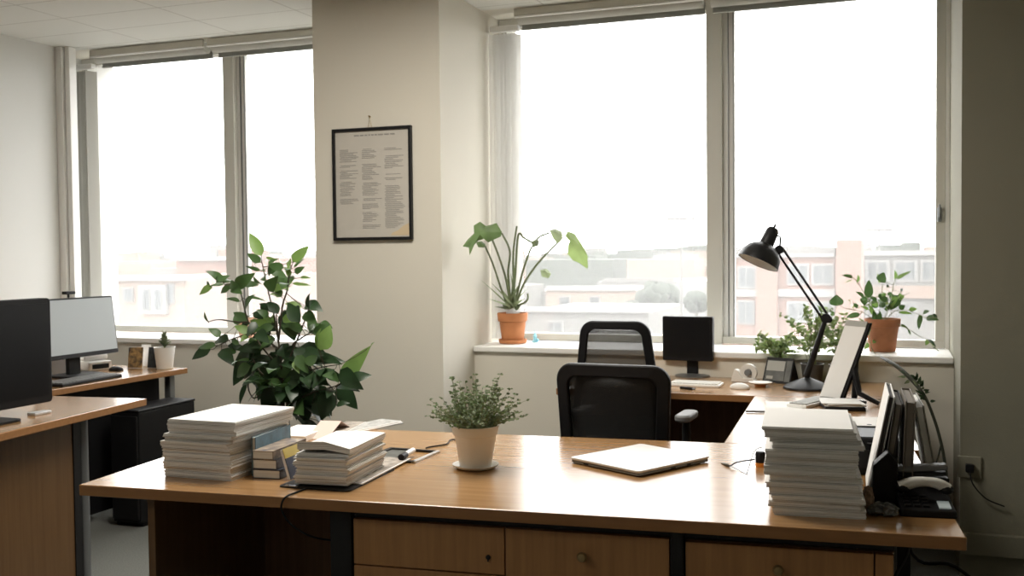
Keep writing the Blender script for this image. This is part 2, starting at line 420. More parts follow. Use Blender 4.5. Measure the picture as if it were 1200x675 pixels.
MB().tube([(-.02, -.006, fh_/2), (-.012, -.006, fh_/2+.055), (.0, -.006, fh_/2)], .0012, 6).build('hanging_wire', BRASS, t)
MB().cyl((-.012, 0, fh_/2+.056), (-.012, -.014, fh_/2+.058), .004, 10).build('hook', BRASS, t)

# ------------------------------------------------------------------ desks
EDGE = wood_mat('edge_band', (.34, .165, .06), (.28, .13, .046), .4, 'X')
def edged(o):
    o.data.materials.append(EDGE)
    for p_ in o.data.polygons:
        if abs(p_.normal.z) < .5: p_.material_index = 1
    return o
DA = R(4.85); DO = V((-2.073, 2.186, 0)); DT = .74
ca, sa = math.cos(DA), math.sin(DA)
def dk(u, v, z=DT): return V((DO.x+u*ca-v*sa, DO.y+u*sa+v*ca, z))
def dv(px, py, v):
    d = ray(px, py); n = V((-sa, ca, 0)); tt = (v+n.dot(V((DO.x, DO.y, 0))))/n.dot(d); p = CAM+d*tt
    q = p-DO; return q.x*ca+q.y*sa, p.z
W_, D_, TH = 2.236, .99, .030
t = thing('desk', 'large beech laminate desk in the foreground carrying the paper stacks and white pot', 'desk', DO, DA)
edged(MB().box2((0, 0, DT-TH), (W_, D_, DT)).build('desk_top', WOODX, t, bev=.003))
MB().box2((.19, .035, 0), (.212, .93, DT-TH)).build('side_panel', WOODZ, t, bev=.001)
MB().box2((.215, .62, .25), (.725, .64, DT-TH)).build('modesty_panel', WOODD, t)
MB().box2((.728, .035, 0), (.788, .10, DT-TH)).build('leg', BLACKM, t, bev=.004)
MB().box2((1.599, .032, 0), (1.630, .10, DT-TH)).build('leg', BLACKM, t, bev=.004)
MB().box2((.79, .05, .688), (2.095, .075, DT-TH)).build('front_rail', BLACKM, t)
MB().box2((2.06, .55, 0), (2.095, .62, DT-TH)).build('leg', BLACKM, t, bev=.004)
def knob(parent, x, y, z):
    M = T(x, y, z) @ Rx(PI/2)
    MB().lathe([(.006, 0), (.005, .008), (.011, .014), (.0125, .020), (.009, .026), (.001, .028)], 18, M).build('knob', BRASS, parent, smooth=True)
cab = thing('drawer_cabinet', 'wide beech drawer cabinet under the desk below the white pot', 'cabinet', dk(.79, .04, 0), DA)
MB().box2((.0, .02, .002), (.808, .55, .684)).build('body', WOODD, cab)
def front(name, x0, x1, z0, z1, par): return MB().box2((x0, 0, z0), (x1, .019, z1)).build(name, WOODC, par, bev=.0012)
f = front('drawer', .002, .4025, .568, .684, cab)
MB().cyl((.362, 0, .610), (.362, -.004, .610), .006, 12).box2((.3605, -.006, .600), (.3635, -.003, .612)).build('keyhole', BLACKM, f)
f = front('drawer', .002, .4025, .03, .564, cab)
f = front('door', .4065, .806, .03, .684, cab); knob(f, .601, 0, .632)
cab = thing('drawer_cabinet', 'beech drawer cabinet with round knob below the right-hand paper stack', 'cabinet', dk(1.632, .04, 0), DA)
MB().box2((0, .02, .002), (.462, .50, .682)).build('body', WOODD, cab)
f = front('drawer', .002, .418, .03, .680, cab); knob(f, .212, 0, .634)
front('filler_strip', .422, .460, .03, .680, cab)

# return desk (right) and window desk
t = thing('side_desk', 'beech return desk on the right running from front desk to the window', 'desk', dk(1.66, D_+.002, 0), DA)
edged(MB().prism([(0, 0), (.597, 0), (.600, 1.125), (.055, 1.110)], DT-TH, DT).build('desk_top', WOODY, t, bev=.003))
MB().box2((.07, .03, 0), (.09, 1.05, DT-TH)).build('side_panel', WOODD, t)
MB().box2((.53, .05, 0), (.57, .09, DT-TH)).build('leg', BLACKM, t)
MB().box2((.53, 1.0, 0), (.57, 1.04, DT-TH)).build('leg', BLACKM, t)
t = thing('window_desk', 'beech desk against the window wall carrying the small black monitor', 'desk', (-1.43, 4.43, 0))
pr = dk(2.26, 2.08+.045)
edged(MB().prism([(0, 0), (.86, 0), (1.425, .075), (1.425, .612), (0, .612)], DT-TH, DT).build('desk_top', WOODX, t, bev=.003))
MB().box2((.30, .50, .02), (1.40, .52, DT-TH)).build('modesty_panel', WOODD, t)
MB().box2((.28, .05, 0), (.30, .58, DT-TH)).build('side_panel', WOODD, t)
MB().box2((1.36, .12, 0), (1.38, .58, DT-TH)).build('side_panel', WOODD, t)

# left desks
AA = math.atan2(.094, .873); AO = V((-3.041, 3.616, 0))
t = thing('left_desk', 'beech desk at left edge with the big black monitor and wood end panel', 'desk', AO, AA)
edged(MB().box2((-1.45, -1.75, DT-TH), (0, 0, DT)).build('desk_top', WOODY, t, bev=.003))
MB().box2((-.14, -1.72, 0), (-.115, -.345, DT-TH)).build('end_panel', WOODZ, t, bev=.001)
MB().box2((-.135, -.345, 0), (-.110, -.30, DT-TH)).build('leg_cover', BLACKM, t)
MB().cyl((-.118, -.275, 0), (-.118, -.275, DT-TH), .020, 18).build('leg', GREYM, t, smooth=True)
MB().box2((-1.40, -.32, .1), (-.16, -.30, DT-TH)).build('modesty_panel', BLACKM, t)
t = thing('corner_desk', 'beech desk in the far left corner with grey screen and keyboard', 'desk', (-3.652, 4.68, 0), R(-1.2))
edged(MB().box2((-1.17, -1.02, DT-TH), (0, 0, DT)).build('desk_top', WOODY, t, bev=.003))
MB().box2((-.16, -.98, .05), (-.14, -.07, DT-TH)).build('modesty_panel', BLACK, t)
MB().box2((-.10, -.075, 0), (-.06, -.035, DT-TH)).build('leg', GREYM, t, bev=.004)
MB().box2((-1.1, -.075, 0), (-1.06, -.035, DT-TH)).build('leg', GREYM, t, bev=.004)
pt_ = aty(228, 467, 4.56)
t = thing('computer_tower', 'black computer tower standing on the floor at the corner desk end', 'computer', (pt_.x-.085, 4.34, 0))
MB().box2((-.085, -.22, .02), (.085, .22, pt_.z-.012)).build('body', BLACK, t, bev=.006)
MB().box2((-.088, -.223, pt_.z-.012), (.088, .223, pt_.z)).build('top_plate', BLACK, t, bev=.004)
MB().box2((-.08, -.232, .04), (.08, -.2205, pt_.z-.03)).build('front_bezel', BLACKM, t, bev=.003)
for sx in (-1, 1): MB().box2((sx*.07-.012, -.2, 0), (sx*.07+.012, .2, .02)).build('foot', BLACK, t)

# ------------------------------------------------------------------ chairs
def make_chair(label, loc, rz, wb, wt, z0, z1, net, fr=.040, lean=.10, ax=.283, az=.655):
    t = thing('office_chair', label, 'chair', loc, rz, 'mesh office chairs')
    M = T(0, -.22, .50) @ Rx(lean) @ T(0, 0, -.50)
    out = rrect(wb, wt, z0, z1, .055); inn = rrect(wb-2*fr, wt-2*fr*1.0, z0+fr, z1-fr*1.05, .035)
    def bow(poly, zz):   # slight crown on the top edge and curve of the back
        return poly
    mb = MB(); mb.ring(out, inn, -.012, .014, M @ XZ)
    for v_ in mb.v:
        q = (v_.x/(wt/2)); v_.y += .025*(q*q)
        if v_.z > z1-.1: v_.z += .016*(1-q*q)
    mb.build('back_frame', BLACK, t, bev=.006, smooth=True)
    g = MB(); n = 10; m_ = 10
    for i in range(n+1):
        for j in range(m_+1):
            zz = z0+fr*.7+(z1-z0-fr*1.5)*j/m_; ww = (wb+(wt-wb)*j/m_)/2-fr*.75
            x = -ww+2*ww*i/n; q = x/(wt/2)
            p = M @ V((x, 0, zz)); p.y += .025*q*q + .012*math.sin(PI*j/m_)
            g.v.append(p)
    for i in range(n):
        for j in range(m_): g.f.append((i*(m_+1)+j, (i+1)*(m_+1)+j, (i+1)*(m_+1)+j+1, i*(m_+1)+j+1)); g.m.append(0)
    g.build('back_mesh', net, t, smooth=True, thick=.003)
    MB().tube(smooth_path([(0, -.20, z0+.06), (0, -.30, z0-.0), (0, -.22, .36), (0, -.08, .34)]), .022, 10).box((0, -.232, z0+.07), (wb-.06, .02, .05)).build('back_support', BLACK, t, smooth=True)
    s = MB(); s.prism([(p[0], p[1]) for p in rrect(.44, .46, -.20, .25, .09)], .395, .465)
    s.build('seat', BLACKF, t, bev=.02, smooth=True)
    MB().box((0, .02, .37), (.22, .24, .05)).build('tilt_mechanism', BLACK, t, bev=.01)
    for sx in (-1, 1):
        if not ax: break
        a_ = MB().tube(smooth_path([(sx*.16, .02, .37), (sx*(ax-.018), .02, .385), (sx*(ax+.002), .02, .45), (sx*ax, .03, az)]), [.016]*18+[.014], 10).build('armrest', BLACK, t, smooth=True)
        MB().prism(rrect(.06, .06, -.07, .10, .028), az, az+.027, T(sx*ax, .02, 0)).build('arm_pad', MATS['arm_grey'], a_, bev=.008, smooth=True)
    MB().cyl((0, .02, .10), (0, .02, .36), .025, 18).cyl((0, .02, .2), (0, .02, .36), .032, 18).build('gas_column', BLACK, t, smooth=True)
    for k in range(5):
        a = 2*PI*k/5+.3; ex, ey = .27*math.cos(a), .02+.27*math.sin(a)
        l = MB().tube([(0, .02, .115), (ex*.5, .02+(ey-.02)*.5, .10), (ex, ey, .075)], [.028, .022, .016], 10).build('base_leg', BLACK, t, smooth=True)
        MB().cyl((ex-.022*math.sin(a), ey+.022*math.cos(a), .0275), (ex+.022*math.sin(a), ey-.022*math.cos(a), .0275), .027, 18).cyl((ex, ey, .03), (ex, ey, .085), .008, 8).build('caster', BLACK, l, smooth=True)
    return t
mat('arm_grey', (.17, .17, .17), .55)
p = aty(722, 430, 3.56)
make_chair('black mesh chair with armrest pulled up behind the front desk', (p.x, 3.56+.22, 0), R(-3), .395, .425, .50, p.z+.005, NET, .046, .07, .205, .728)
p = aty(720.5, 377, 4.27)
make_chair('taller narrow mesh chair behind, tucked at the window desk', (p.x-.008, 4.27+.235, 0), R(2), .405, .312, .56, p.z-.004, NETL, .037, .07, 0, .62)

# ------------------------------------------------------------------ paper stacks
ORD = ['topmost', 'second from the top', 'third from the top', 'fourth from the top', 'fifth from the top', 'sixth from the top', 'seventh from the top', 'eighth from the top', 'ninth from the top', 'tenth from the top', 'eleventh from the top', 'twelfth from the top', 'thirteenth from the top', 'fourteenth from the top', 'fifteenth from the top']
def stack(cx, cy, z, rz, wd, dp, hs, offs, where, group, rs, jit=.0018, curl=None):
    rnd = random.Random(rs); n = len(hs)
    for i, hh in enumerate(hs):
        k = n-1-i
        lab = ('bottom bundle' if k == n-1 else f'paper bundle {ORD[k]}') + f' of the {where}'
        if k == 0: lab = f'topmost paper bundle on the {where}'
        ox, oy = offs[i]; a = rz+rnd.uniform(-.02, .02)
        mb = MB(); nl = max(2, int(hh/.0028)); lz = hh/nl
        for q in range(nl):
            x = rnd.uniform(-jit, jit); y = rnd.uniform(-jit, jit); ww = wd+rnd.uniform(-.003, .003)
            mb.box((x, y, lz*(q+.5)), (ww, dp, lz*.92))
        if curl and k == 0:
            mb = MB(); nx = 12
            for top in (0, 1):
                for q in range(nx+1):
                    yy = -dp/2+dp*q/nx; e = max(0, (.25-q/nx)/.25)
                    for sx in (-1, 0, 1):
                        mb.v.append(V((sx*wd/2, yy+.004*(1-abs(sx)), hh*top*(1 if sx else 1)+curl*e*e*(1 if sx < 1 else .1)*(1 if top else .55) + (.002 if sx == 0 else 0))))
            m_ = (nx+1)*3
            for q in range(nx):
                for s_ in (0, 1):
                    b_ = q*3+s_; mb.f += [(b_, b_+3, b_+4, b_+1), (m_+b_, m_+b_+1, m_+b_+4, m_+b_+3)]
                mb.f += [(q*3, m_+q*3, m_+q*3+3, q*3+3), (q*3+2, q*3+5, m_+q*3+5, m_+q*3+2)]
            for s_ in (0, 1):
                mb.f += [(s_, s_+1, m_+s_+1, m_+s_), (nx*3+s_, m_+nx*3+s_, m_+nx*3+s_+1, nx*3+s_+1)]
            mb.m = [0]*len(mb.f)
        o = mb.build('paper_bundle', SHEETS, None, loc=(cx+ox*math.cos(rz)-oy*math.sin(rz), cy+ox*math.sin(rz)+oy*math.cos(rz), z), rz=a, smooth=bool(curl and k == 0))
        tag(o, lab, 'paper stack', group); z += hh+.0006
    return z
rnd = random.Random(3)
hsL = [.016, .012, .014, .010, .013, .012, .009, .011, .010, .010, .012, .014, .013]
offL = [(-.008, .0), (-.012, .003), (-.010, -.004), (-.013, .002), (-.014, 0), (-.016, .003), (-.016, -.003), (-.017, -.006), (-.010, .004), (-.008, -.004), (.004, .004), (.006, -.002), (.008, 0)]
stack(-1.800, 2.497, DT, R(1.2), .222, .297, hsL, offL, "wide stack at the desk's left end", 'paper bundles in the left stack', 1)
hsR = [.018, .014, .012, .017, .013, .016, .022, .018, .020, .013, .011, .017, .009]
offR = [(.010, 0), (.004, .003), (.012, -.003), (.004, .004), (-.002, 0), (.005, .005), (-.006, -.004), (-.003, .003), (-.004, -.005), (.008, .008), (.006, .012), (-.006, .004), (-.014, 0)]
stack(-.180, 2.600, DT, R(5), .206, .297, hsR, offR, "tall stack at the desk's right end", 'paper bundles in the right stack', 2)

# middle stack on a clipboard and a magazine
t = thing('clipboard', 'black clipboard lying under the smaller curled paper stack', 'clipboard', (-1.432, 2.475, DT), R(2))
MB().prism(rrect(.21, .21, -.145, .145, .012, 3), .0, .004).build('board', BLACK, t)
MB().box2((-.09, -.143, .004), (-.05, -.128, .0055)).build('metal_clip', CHROME, t, bev=.0005)
mg = thing('magazine', 'open magazine sticking out from under the curled paper stack', 'magazine', (-1.408, 2.570, DT+.0045), R(4))
MB().box2((-.08, -.17, 0), (.075, .175, .0035)).build('pages', PAPER, mg, bev=.0008)
MB().box2((-.078, -.168, .0035), (.070, .172, .0041)).build('printed_cover', PRINT, mg)
hsM = [.013, .011, .012, .010, .012, .010, .010, .014]
offM = [(-.003, .0), (.002, -.004), (.0, .003), (.005, .0), (-.004, .004), (.004, -.002), (.0, .003), (.006, .004)]
stack(-1.430, 2.482, DT+.0092, R(6), .150, .262, hsM, offM, 'curled middle stack beside the paperback books', 'paper bundles in the middle stack', 5, .004, .016)
cord = smooth_path([dk(.630, .10, DT+.004), dk(.628, .03, DT+.004), dk(.628, -.006, DT+.002), dk(.625, -.012, DT-.03), dk(.640, -.010, .665), dk(.70, .02, .62), dk(.76, .06, .50), dk(.77, .25, .2)])
# keep the cord in front of the leg
cord = smooth_path([dk(.636, .085, DT+.0028), dk(.630, .03, DT+.003), dk(.628, -.003, DT+.003), dk(.618, -.010, DT-.012), dk(.618, -.010, DT-.035), dk(.640, .0, .668), dk(.690, .02, .635), dk(.715, .13, .60), dk(.70, .30, .58)])
tag(MB().tube(cord, .0026, 8).build('power_cord', BLACK, smooth=True), 'black cord drooping over the desk front below the curled stack', 'cable')

# books between the two left stacks
def book(name, label, loc, rz, wd, ln, th, cover, group=None, M=None, upright=False):
    t = thing(name, label, 'book', loc, rz, group)
    B = M or Matrix.Identity(4)
    MB().box2((.003, .002, .002), (wd-.002, ln-.003, th-.002), B).build('pages', PAGES, t)
    c = MB(); c.box2((0, 0, 0), (wd, ln, .0018), B); c.box2((0, 0, th-.0018), (wd, ln, th), B); c.box2((wd-.0018, 0, 0), (wd, ln, th), B)
    c.build('cover', cover, t); return t
bx, by = -1.664, 2.402
g = 'paperbacks piled beside the wide stack'
z = DT
book('paperback_book', 'dark paperback at the bottom of the three-book pile', (bx, by, z), R(6), .084, .205, .025, NAVYC, g); z += .0255
book('paperback_book', 'black paperback in the middle of the three-book pile', (bx+.001, by+.003, z), R(6.5), .071, .195, .027, DARKC, g); z += .0275
book('paperback_book', 'tan paperback on top of the three-book pile', (bx, by+.001, z), R(5), .064, .200, .024, TANC, g); z += .0245
t = thing('thin_book', 'thin blue book standing on edge between wide stack and paperbacks', 'book', (-1.673, 2.425, DT), R(6))
MB().box2((-.004, 0, 0), (.004, .21, .108)).build('pages', PAGES, t)
MB().box2((.004, -.002, 0), (.0065, .212, .110)).box2((-.0065, -.002, 0), (-.004, .212, .110)).build('cover', BLUEC, t)
# leaning booklet
t = thing('booklet', 'small yellow and navy booklet leaning against the paperback pile', 'booklet', (-1.548, 2.415, DT), R(5))
M = Ry(R(-16))
MB().box2((-.009, 0, .0), (-.001, .085, .086), M).build('pages', PAPER, t)
MB().box2((-.001, -.001, 0), (.0008, .086, .060), M).build('navy_cover', NAVYC, t)
MB().box2((-.001, -.001, .0602), (.0008, .086, .087), M).build('yellow_band', YELC, t)

# loose papers further back
def flat(name, label, cat, px, py, rz, wd, ln, th, m, z=DT, top=None):
    p = atz(px, py, z)
    t = thing(name, label, cat, (p.x, p.y, z), R(rz))
    MB().box2((-wd/2, -ln/2, 0), (wd/2, ln/2, th)).build('pages', PAPER, t, bev=.001)
    if top: MB().box2((-wd/2+.002, -ln/2+.002, th), (wd/2-.002, ln/2-.002, th+.0008)).build('printed_cover', top, t)
    return t
flat('paper_pad', 'white paper pad lying behind the paperback books', 'paper', 353, 511, 6, .13, .21, .020, PAPER)
t = thing('folded_leaflet', 'pale pink folded leaflet beside the white paper pad', 'leaflet', atz(379, 512, DT), R(6))
MB().add([(-.04, -.05, .001), (.036, -.05, .001), (.04, .06, .045), (-.036, .06, .045), (.04, .16, .002), (-.036, .16, .002)], [(0, 1, 2, 3), (3, 2, 4, 5)]).build('sheet', PINKP, t, thick=.0012)
flat('magazine', 'brown printed magazine between pink leaflet and grey newspaper', 'magazine', 403, 505, 10, .075, .26, .012, PAPER, top=PRINT)
t = thing('newspaper', 'grey folded newspaper at the back corner of the desk', 'newspaper', atz(422, 503, DT), R(-14))
MB().box2((-.045, -.19, 0), (.055, .17, .006)).box2((-.043, -.186, .0062), (.050, .165, .011)).build('folded_pages', PAPER, t, bev=.001)
MB().box2((-.040, -.18, .0112), (.045, .16, .0118)).build('printed_page', PRINTG, t)

# open black frame, marker and cord
t = thing('empty_frame', 'small empty black frame lying on the desk right of the stack', 'frame', (-1.405, 2.805, DT), R(-1))
MB().box2((-.085, .075, 0), (.078, .088, .007)).box2((-.085, -.088, 0), (.09, -.075, .007)).box2((-.085, -.075, 0), (-.072, .075, .007)).build('black_bars', BLACKM, t, bev=.001)
MB().prism([(.077, -.088), (.092, -.088), (.090, .088), (.078, .088)], 0, .007).build('silver_bar', SILVER, t, bev=.001)
MB().box2((-.070, -.073, .0), (.0, .073, .003)).build('backing', PHOTOG, t)
p = atz(470, 536, DT+.017); q = atz(484, 528, DT+.017)
t = thing('marker_pen', 'white marker pen with black cap across the empty frame', 'pen', (0, 0, 0))
t.location = p; dd = (q-p); dd.z = 0
MB().cyl(dd*.35, dd*1.0, .009, 14).build('barrel', WHITE, t, smooth=True); MB().cyl(dd*0, dd*.36, .0098, 14).build('cap', BLACK, t, smooth=True)
pts = [atz(x, y, DT+.0025) for x, y in ((499, 525), (505, 523.5), (515, 522), (524, 520), (527, 516), (531, 515), (538, 516))]
tag(MB().tube(smooth_path(pts), .0022, 6).build('thin_cable', BLACK), 'thin dark cable running from the empty frame behind the white pot', 'cable')

# ------------------------------------------------------------------ laptop
l, n_, r_, f_ = (V(p) for p in ((-.882, 2.861, 0), (-.645, 2.728, 0), (-.496, 2.995, 0), (-.733, 3.139, 0)))
cen = (l+n_+r_+f_)/4; ux = (n_-l).normalized(); ang = math.atan2(ux.y, ux.x)
t = thing('laptop', 'closed silver laptop lying askew in the middle of the desk', 'laptop', (cen.x, cen.y, DT), ang)
MB().prism(rrect(.272, .272, -.153, .153, .012, 4), .003, .010).build('base', GREYM, t, bev=.002)
MB().prism(rrect(.274, .274, -.155, .155, .013, 4), .0112, .018).build('lid', LAPT, t, bev=.002)
MB().box2((-.13, -.15, .0100), (.13, .15, .0112)).build('gap', BLACK, t)
for sx in (-1, 1):
    for sy in (-1, 1): MB().cyl((sx*.11, sy*.13, 0), (sx*.11, sy*.13, .003), .008, 10).build('foot', BLACK, t)
MB().box2((.1355, -.02, .0045), (.1365, .0, .0085)).box2((.1355, .05, .0045), (.1365, .066, .0085)).box2((-.08, -.1535, .0045), (-.06, -.1525, .0085)).build('port', BLACK, t)

# ------------------------------------------------------------------ plants
TOCAM = V((.35, -1, .35)).normalized()
def pot(t, prof, m, soil_r, soil_z, name='pot', thick=None):
    MB().lathe(prof, 40, cap1=False).build(name, m, t, smooth=True)
    MB().lathe([(soil_r, soil_z-.006), (soil_r, soil_z), (soil_r*.5, soil_z+.003), (.001, soil_z+.004)], 24).build('soil', SOIL, t, smooth=True)

# herb in the white pot on the desk
p = atz(557.5, 548, DT); hp = V((p.x, p.y, DT))
t = thing('potted_herb', 'bushy small-leaved herb in a cream pot on the desk', 'plant', hp)
MB().lathe([(.045, 0), (.056, .002), (.066, .009), (.067, .012), (.063, .012), (.054, .006), (.001, .005)], 40, cap1=False).build('saucer', CERAM, t, smooth=True)
pot(t, [(.046, .007), (.047, .012), (.060, .094), (.061, .096), (.064, .098), (.069, .121), (.069, .124), (.0655, .124), (.062, .108)], CERAM, .0625, .112)
rnd = random.Random(11); lf = MB(); st = MB()
for k in range(150):
    a = rnd.uniform(0, 2*PI); r0 = .05*math.sqrt(rnd.random()); spread = rnd.uniform(.15, 1.)
    L = rnd.uniform(.08, .18)*(1.08-.35*spread)
    b0 = V((r0*math.cos(a), r0*math.sin(a), .114)); dirn = V((math.cos(a)*spread*.95, math.sin(a)*spread*.95, 1.05-.5*spread)).normalized()
    pts = []
    for j in range(8):
        q = j/7; pts.append(b0+dirn*L*q+V((rnd.uniform(-.004, .004), rnd.uniform(-.004, .004), -.03*spread*q*q)))
    st.tube(pts, [.0012-.0007*j/7 for j in range(8)], 4)
    for j in range(1, 8):
        for s_ in range(3):
            aa = rnd.uniform(0, 2*PI); nn = V((math.cos(aa), math.sin(aa), rnd.uniform(-.1, .7))).normalized()
            lf.mi = 0 if rnd.random() < .55 else (1 if rnd.random() < .55 else 2)
            q = pts[j]; e = q+nn*rnd.uniform(.007, .013); lf.leaf(q, e, rnd.uniform(.005, .0085), TOCAM+V((rnd.uniform(-.6, .6), rnd.uniform(-.4, .4), rnd.uniform(-.4, .6))), n=3)
st.build('stems', STEMG, t); lf.build('foliage', [LEAFG, LEAFS, LEAFP], t, smooth=True)

def pixel_leaves(lf, specs, y0, org, rnd, sc, ox, oy, jit=.08, tilt=.5, wmul=1.):
    """leaves measured on the photograph, set at the plant's own depth with spread"""
    tips = []
    for (x0, y0_, x1, y1_, w, kind) in specs:
        dy = rnd.uniform(-jit, jit)
        A = aty(ox+x0/sc, oy+y0_/sc, y0+dy); B = aty(ox+x1/sc, oy+y1_/sc, y0+dy+rnd.uniform(-.05, .05))
        k = A.y/FOC*1.06
        nn = TOCAM+V((rnd.uniform(-tilt, tilt), 0, rnd.uniform(-tilt*.6, tilt)))
        lf.mi = kind
        lf.leaf(A-org, B-org, w/sc*k*wmul, nn, droop=rnd.uniform(.04, .12), fold=rnd.uniform(.12, .3), n=8)
        tips.append(A-org)
    return tips

# big plant on the floor behind the desk
PY = 3.72
p = aty(337, 500, PY); pz = V((p.x, PY, 0))
t = thing('floor_plant', 'large glossy-leaved plant in a pot on the floor behind the desk', 'plant', pz)
pot(t, [(.13, 0), (.135, .01), (.17, .30), (.18, .305), (.185, .34), (.178, .34), (.17, .30)], TERRAD, .17, .31)
S5 = 2.8125
def P5(x, y, dy=0): return aty(220+x/S5, 260+y/S5, PY+dy)-pz
st = MB()
stems = [
    [(0, 0, .31), (.005, 0, .45), P5(315, 640), P5(312, 500), P5(300, 400), P5(290, 280)],
    [P5(300, 400), P5(285, 310, .01), P5(268, 240, .02), P5(252, 170, .02), P5(243, 125, .02)],
    [P5(300, 390), P5(312, 280, -.02), P5(328, 225, -.03), P5(335, 170, -.03), P5(348, 130, -.03)],
    [(.01, .01, .31), P5(330, 640, .03), P5(328, 500, .03), P5(345, 410, .03), P5(372, 385, .03), P5(402, 366, .03)],
    [P5(312, 480), P5(250, 420, -.04), P5(200, 330, -.05), P5(175, 235, -.05), P5(158, 208, -.05), P5(112, 206, -.05), P5(72, 213, -.05)],
    [P5(300, 420), P5(225, 370, .04), P5(150, 385, .05), P5(95, 410, .05)],
    [P5(200, 330), P5(160, 330, .02), P5(105, 322, .02), P5(70, 328, .02)],
    [P5(325, 540), P5(380, 500, -.05), P5(440, 480, -.06), P5(500, 470, -.06)],
    [P5(328, 600), P5(420, 560, -.04), P5(490, 540, -.05), P5(512, 522, -.05)],
    [P5(328, 470), P5(380, 340, .05), P5(400, 280, .06)],
    [P5(310, 520), P5(245, 500, -.06), P5(215, 450, -.06)],
    [P5(245, 440), P5(200, 530, -.02), P5(215, 580, -.02), P5(240, 570, -.02)],
]
for s_ in stems:
    q = smooth_path(s_, 5); st.tube(q, [max(.0022, .0085-.0065*i/len(q)) if s_ is stems[0] or s_ is stems[3] else max(.0018, .0045-.003*i/len(q)) for i in range(len(q))], 6)
big = [  # base x,y -> tip x,y, width, kind (0 dark 1 mid 2 light)
 (243,112,204,36,36,2),(241,133,196,104,24,1),(238,160,190,146,12,1),(345,132,401,78,32,2),(338,180,318,148,16,2),(336,175,331,138,12,2),(262,222,298,178,38,1),(330,222,292,182,34,1),
 (160,212,224,168,38,1),(172,225,120,205,20,1),(120,206,72,212,12,1),(72,214,64,194,8,0),(190,288,222,240,36,1),(172,262,124,254,16,1),(196,330,150,298,30,1),(165,340,158,300,24,1),(200,325,182,370,26,0),
 (68,330,55,296,12,1),(108,378,68,352,26,1),(92,408,34,416,26,1),(88,400,125,388,10,1),(160,430,132,424,14,1),(170,405,145,385,16,1),
 (390,272,446,296,40,0),(400,290,402,236,26,0),(385,300,428,340,34,1),(395,280,425,260,24,0),(320,290,352,392,62,0),(365,330,330,266,40,0),(350,280,372,330,34,0),(300,300,262,264,30,0),(300,300,235,270,24,0),
 (436,422,470,340,48,2),(430,420,440,350,26,2),(512,527,604,408,50,2),(604,410,616,396,6,2),
 (238,400,150,540,64,0),(205,420,168,520,46,0),(195,530,172,602,16,0),(240,365,210,460,34,0),(258,480,232,590,40,0),(230,480,270,585,38,1),(278,430,290,530,46,0),(300,440,262,540,30,0),
 (372,448,520,462,44,0),(380,430,450,440,36,0),(440,440,510,470,24,0),(390,470,430,440,30,1),(358,440,398,500,34,1),(350,460,368,500,20,2),
 (495,535,560,618,50,0),(495,540,568,560,34,0),(490,605,535,598,20,0),(470,560,440,655,56,0),(430,540,475,640,50,0),(400,540,398,640,44,0),(420,500,465,540,40,0),(380,500,440,560,46,0),
 (340,540,350,640,44,0),(320,540,270,610,44,0),(280,540,258,640,50,0),(300,560,300,655,46,0),(360,560,330,650,40,1),(380,600,395,660,40,0),(345,520,385,590,40,0),(300,500,340,580,44,0),(255,560,290,620,40,0),(410,600,470,640,36,0),
 (258,118,297,126,8,2),(345,203,408,210,10,2),(372,183,406,186,10,2),(350,150,388,120,8,1),(270,240,300,246,7,2),(200,250,258,262,10,1),(215,300,250,320,22,0),(240,290,275,270,24,0),(255,330,290,360,34,0),(230,360,270,400,36,0),
 (330,400,300,470,36,0),(350,420,420,470,34,0),(225,330,195,380,26,0),(265,380,240,330,26,0),(420,360,395,320,30,1),(440,330,478,352,20,1)]
lf = MB(); rnd = random.Random(21)
bases = pixel_leaves(lf, big, PY, pz, rnd, S5, 220, 260, .10, .5, 1.28)
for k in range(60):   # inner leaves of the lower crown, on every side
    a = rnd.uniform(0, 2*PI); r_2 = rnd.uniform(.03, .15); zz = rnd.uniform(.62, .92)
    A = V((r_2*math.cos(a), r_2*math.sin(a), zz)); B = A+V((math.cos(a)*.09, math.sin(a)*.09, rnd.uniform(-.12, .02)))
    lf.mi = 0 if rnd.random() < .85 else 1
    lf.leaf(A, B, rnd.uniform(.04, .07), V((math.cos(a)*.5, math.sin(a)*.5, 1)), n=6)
EXTRA = 1
sp_all = [V(p_) for s_ in stems[:2]+stems[2:6]+stems[7:11] for p_ in smooth_path(s_, 6)]
sp_all = [p_ for p_ in sp_all if .62 < p_.z < 1.32]
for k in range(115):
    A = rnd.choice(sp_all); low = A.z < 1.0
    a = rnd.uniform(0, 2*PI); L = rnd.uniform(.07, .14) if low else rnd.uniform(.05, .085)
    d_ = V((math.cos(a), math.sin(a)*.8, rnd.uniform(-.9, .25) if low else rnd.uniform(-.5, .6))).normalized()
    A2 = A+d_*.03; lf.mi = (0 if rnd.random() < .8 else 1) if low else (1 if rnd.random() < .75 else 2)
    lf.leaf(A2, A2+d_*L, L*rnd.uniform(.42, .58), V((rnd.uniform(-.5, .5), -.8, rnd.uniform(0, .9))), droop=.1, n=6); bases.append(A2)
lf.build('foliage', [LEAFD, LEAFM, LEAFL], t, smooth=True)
allst = [p_ for s_ in stems for p_ in smooth_path(s_, 5)]
for A in bases:
    q = min(allst, key=lambda z_: (V(z_)-A).length)
    if (V(q)-A).length > .006: st.tube(smooth_path([q, (V(q)+A)/2+V((0, 0, -.006)), A], 3), .0014, 4)
st.build('stems', STEMB, t, smooth=True)

# terracotta pot on the left sill, half hidden behind the plant
p = atz(303, 393.5, SILL+.001)
t = thing('terracotta_pot', 'small terracotta pot on the left window sill behind the leaves', 'pot', (p.x, 5.22, SILL+.001))
pot(t, [(.045, 0), (.047, .003), (.060, .085), (.067, .087), (.069, .118), (.064, .118), (.058, .1)], mat('pale_terracotta', (.66, .40, .27), .75), .060, .105)

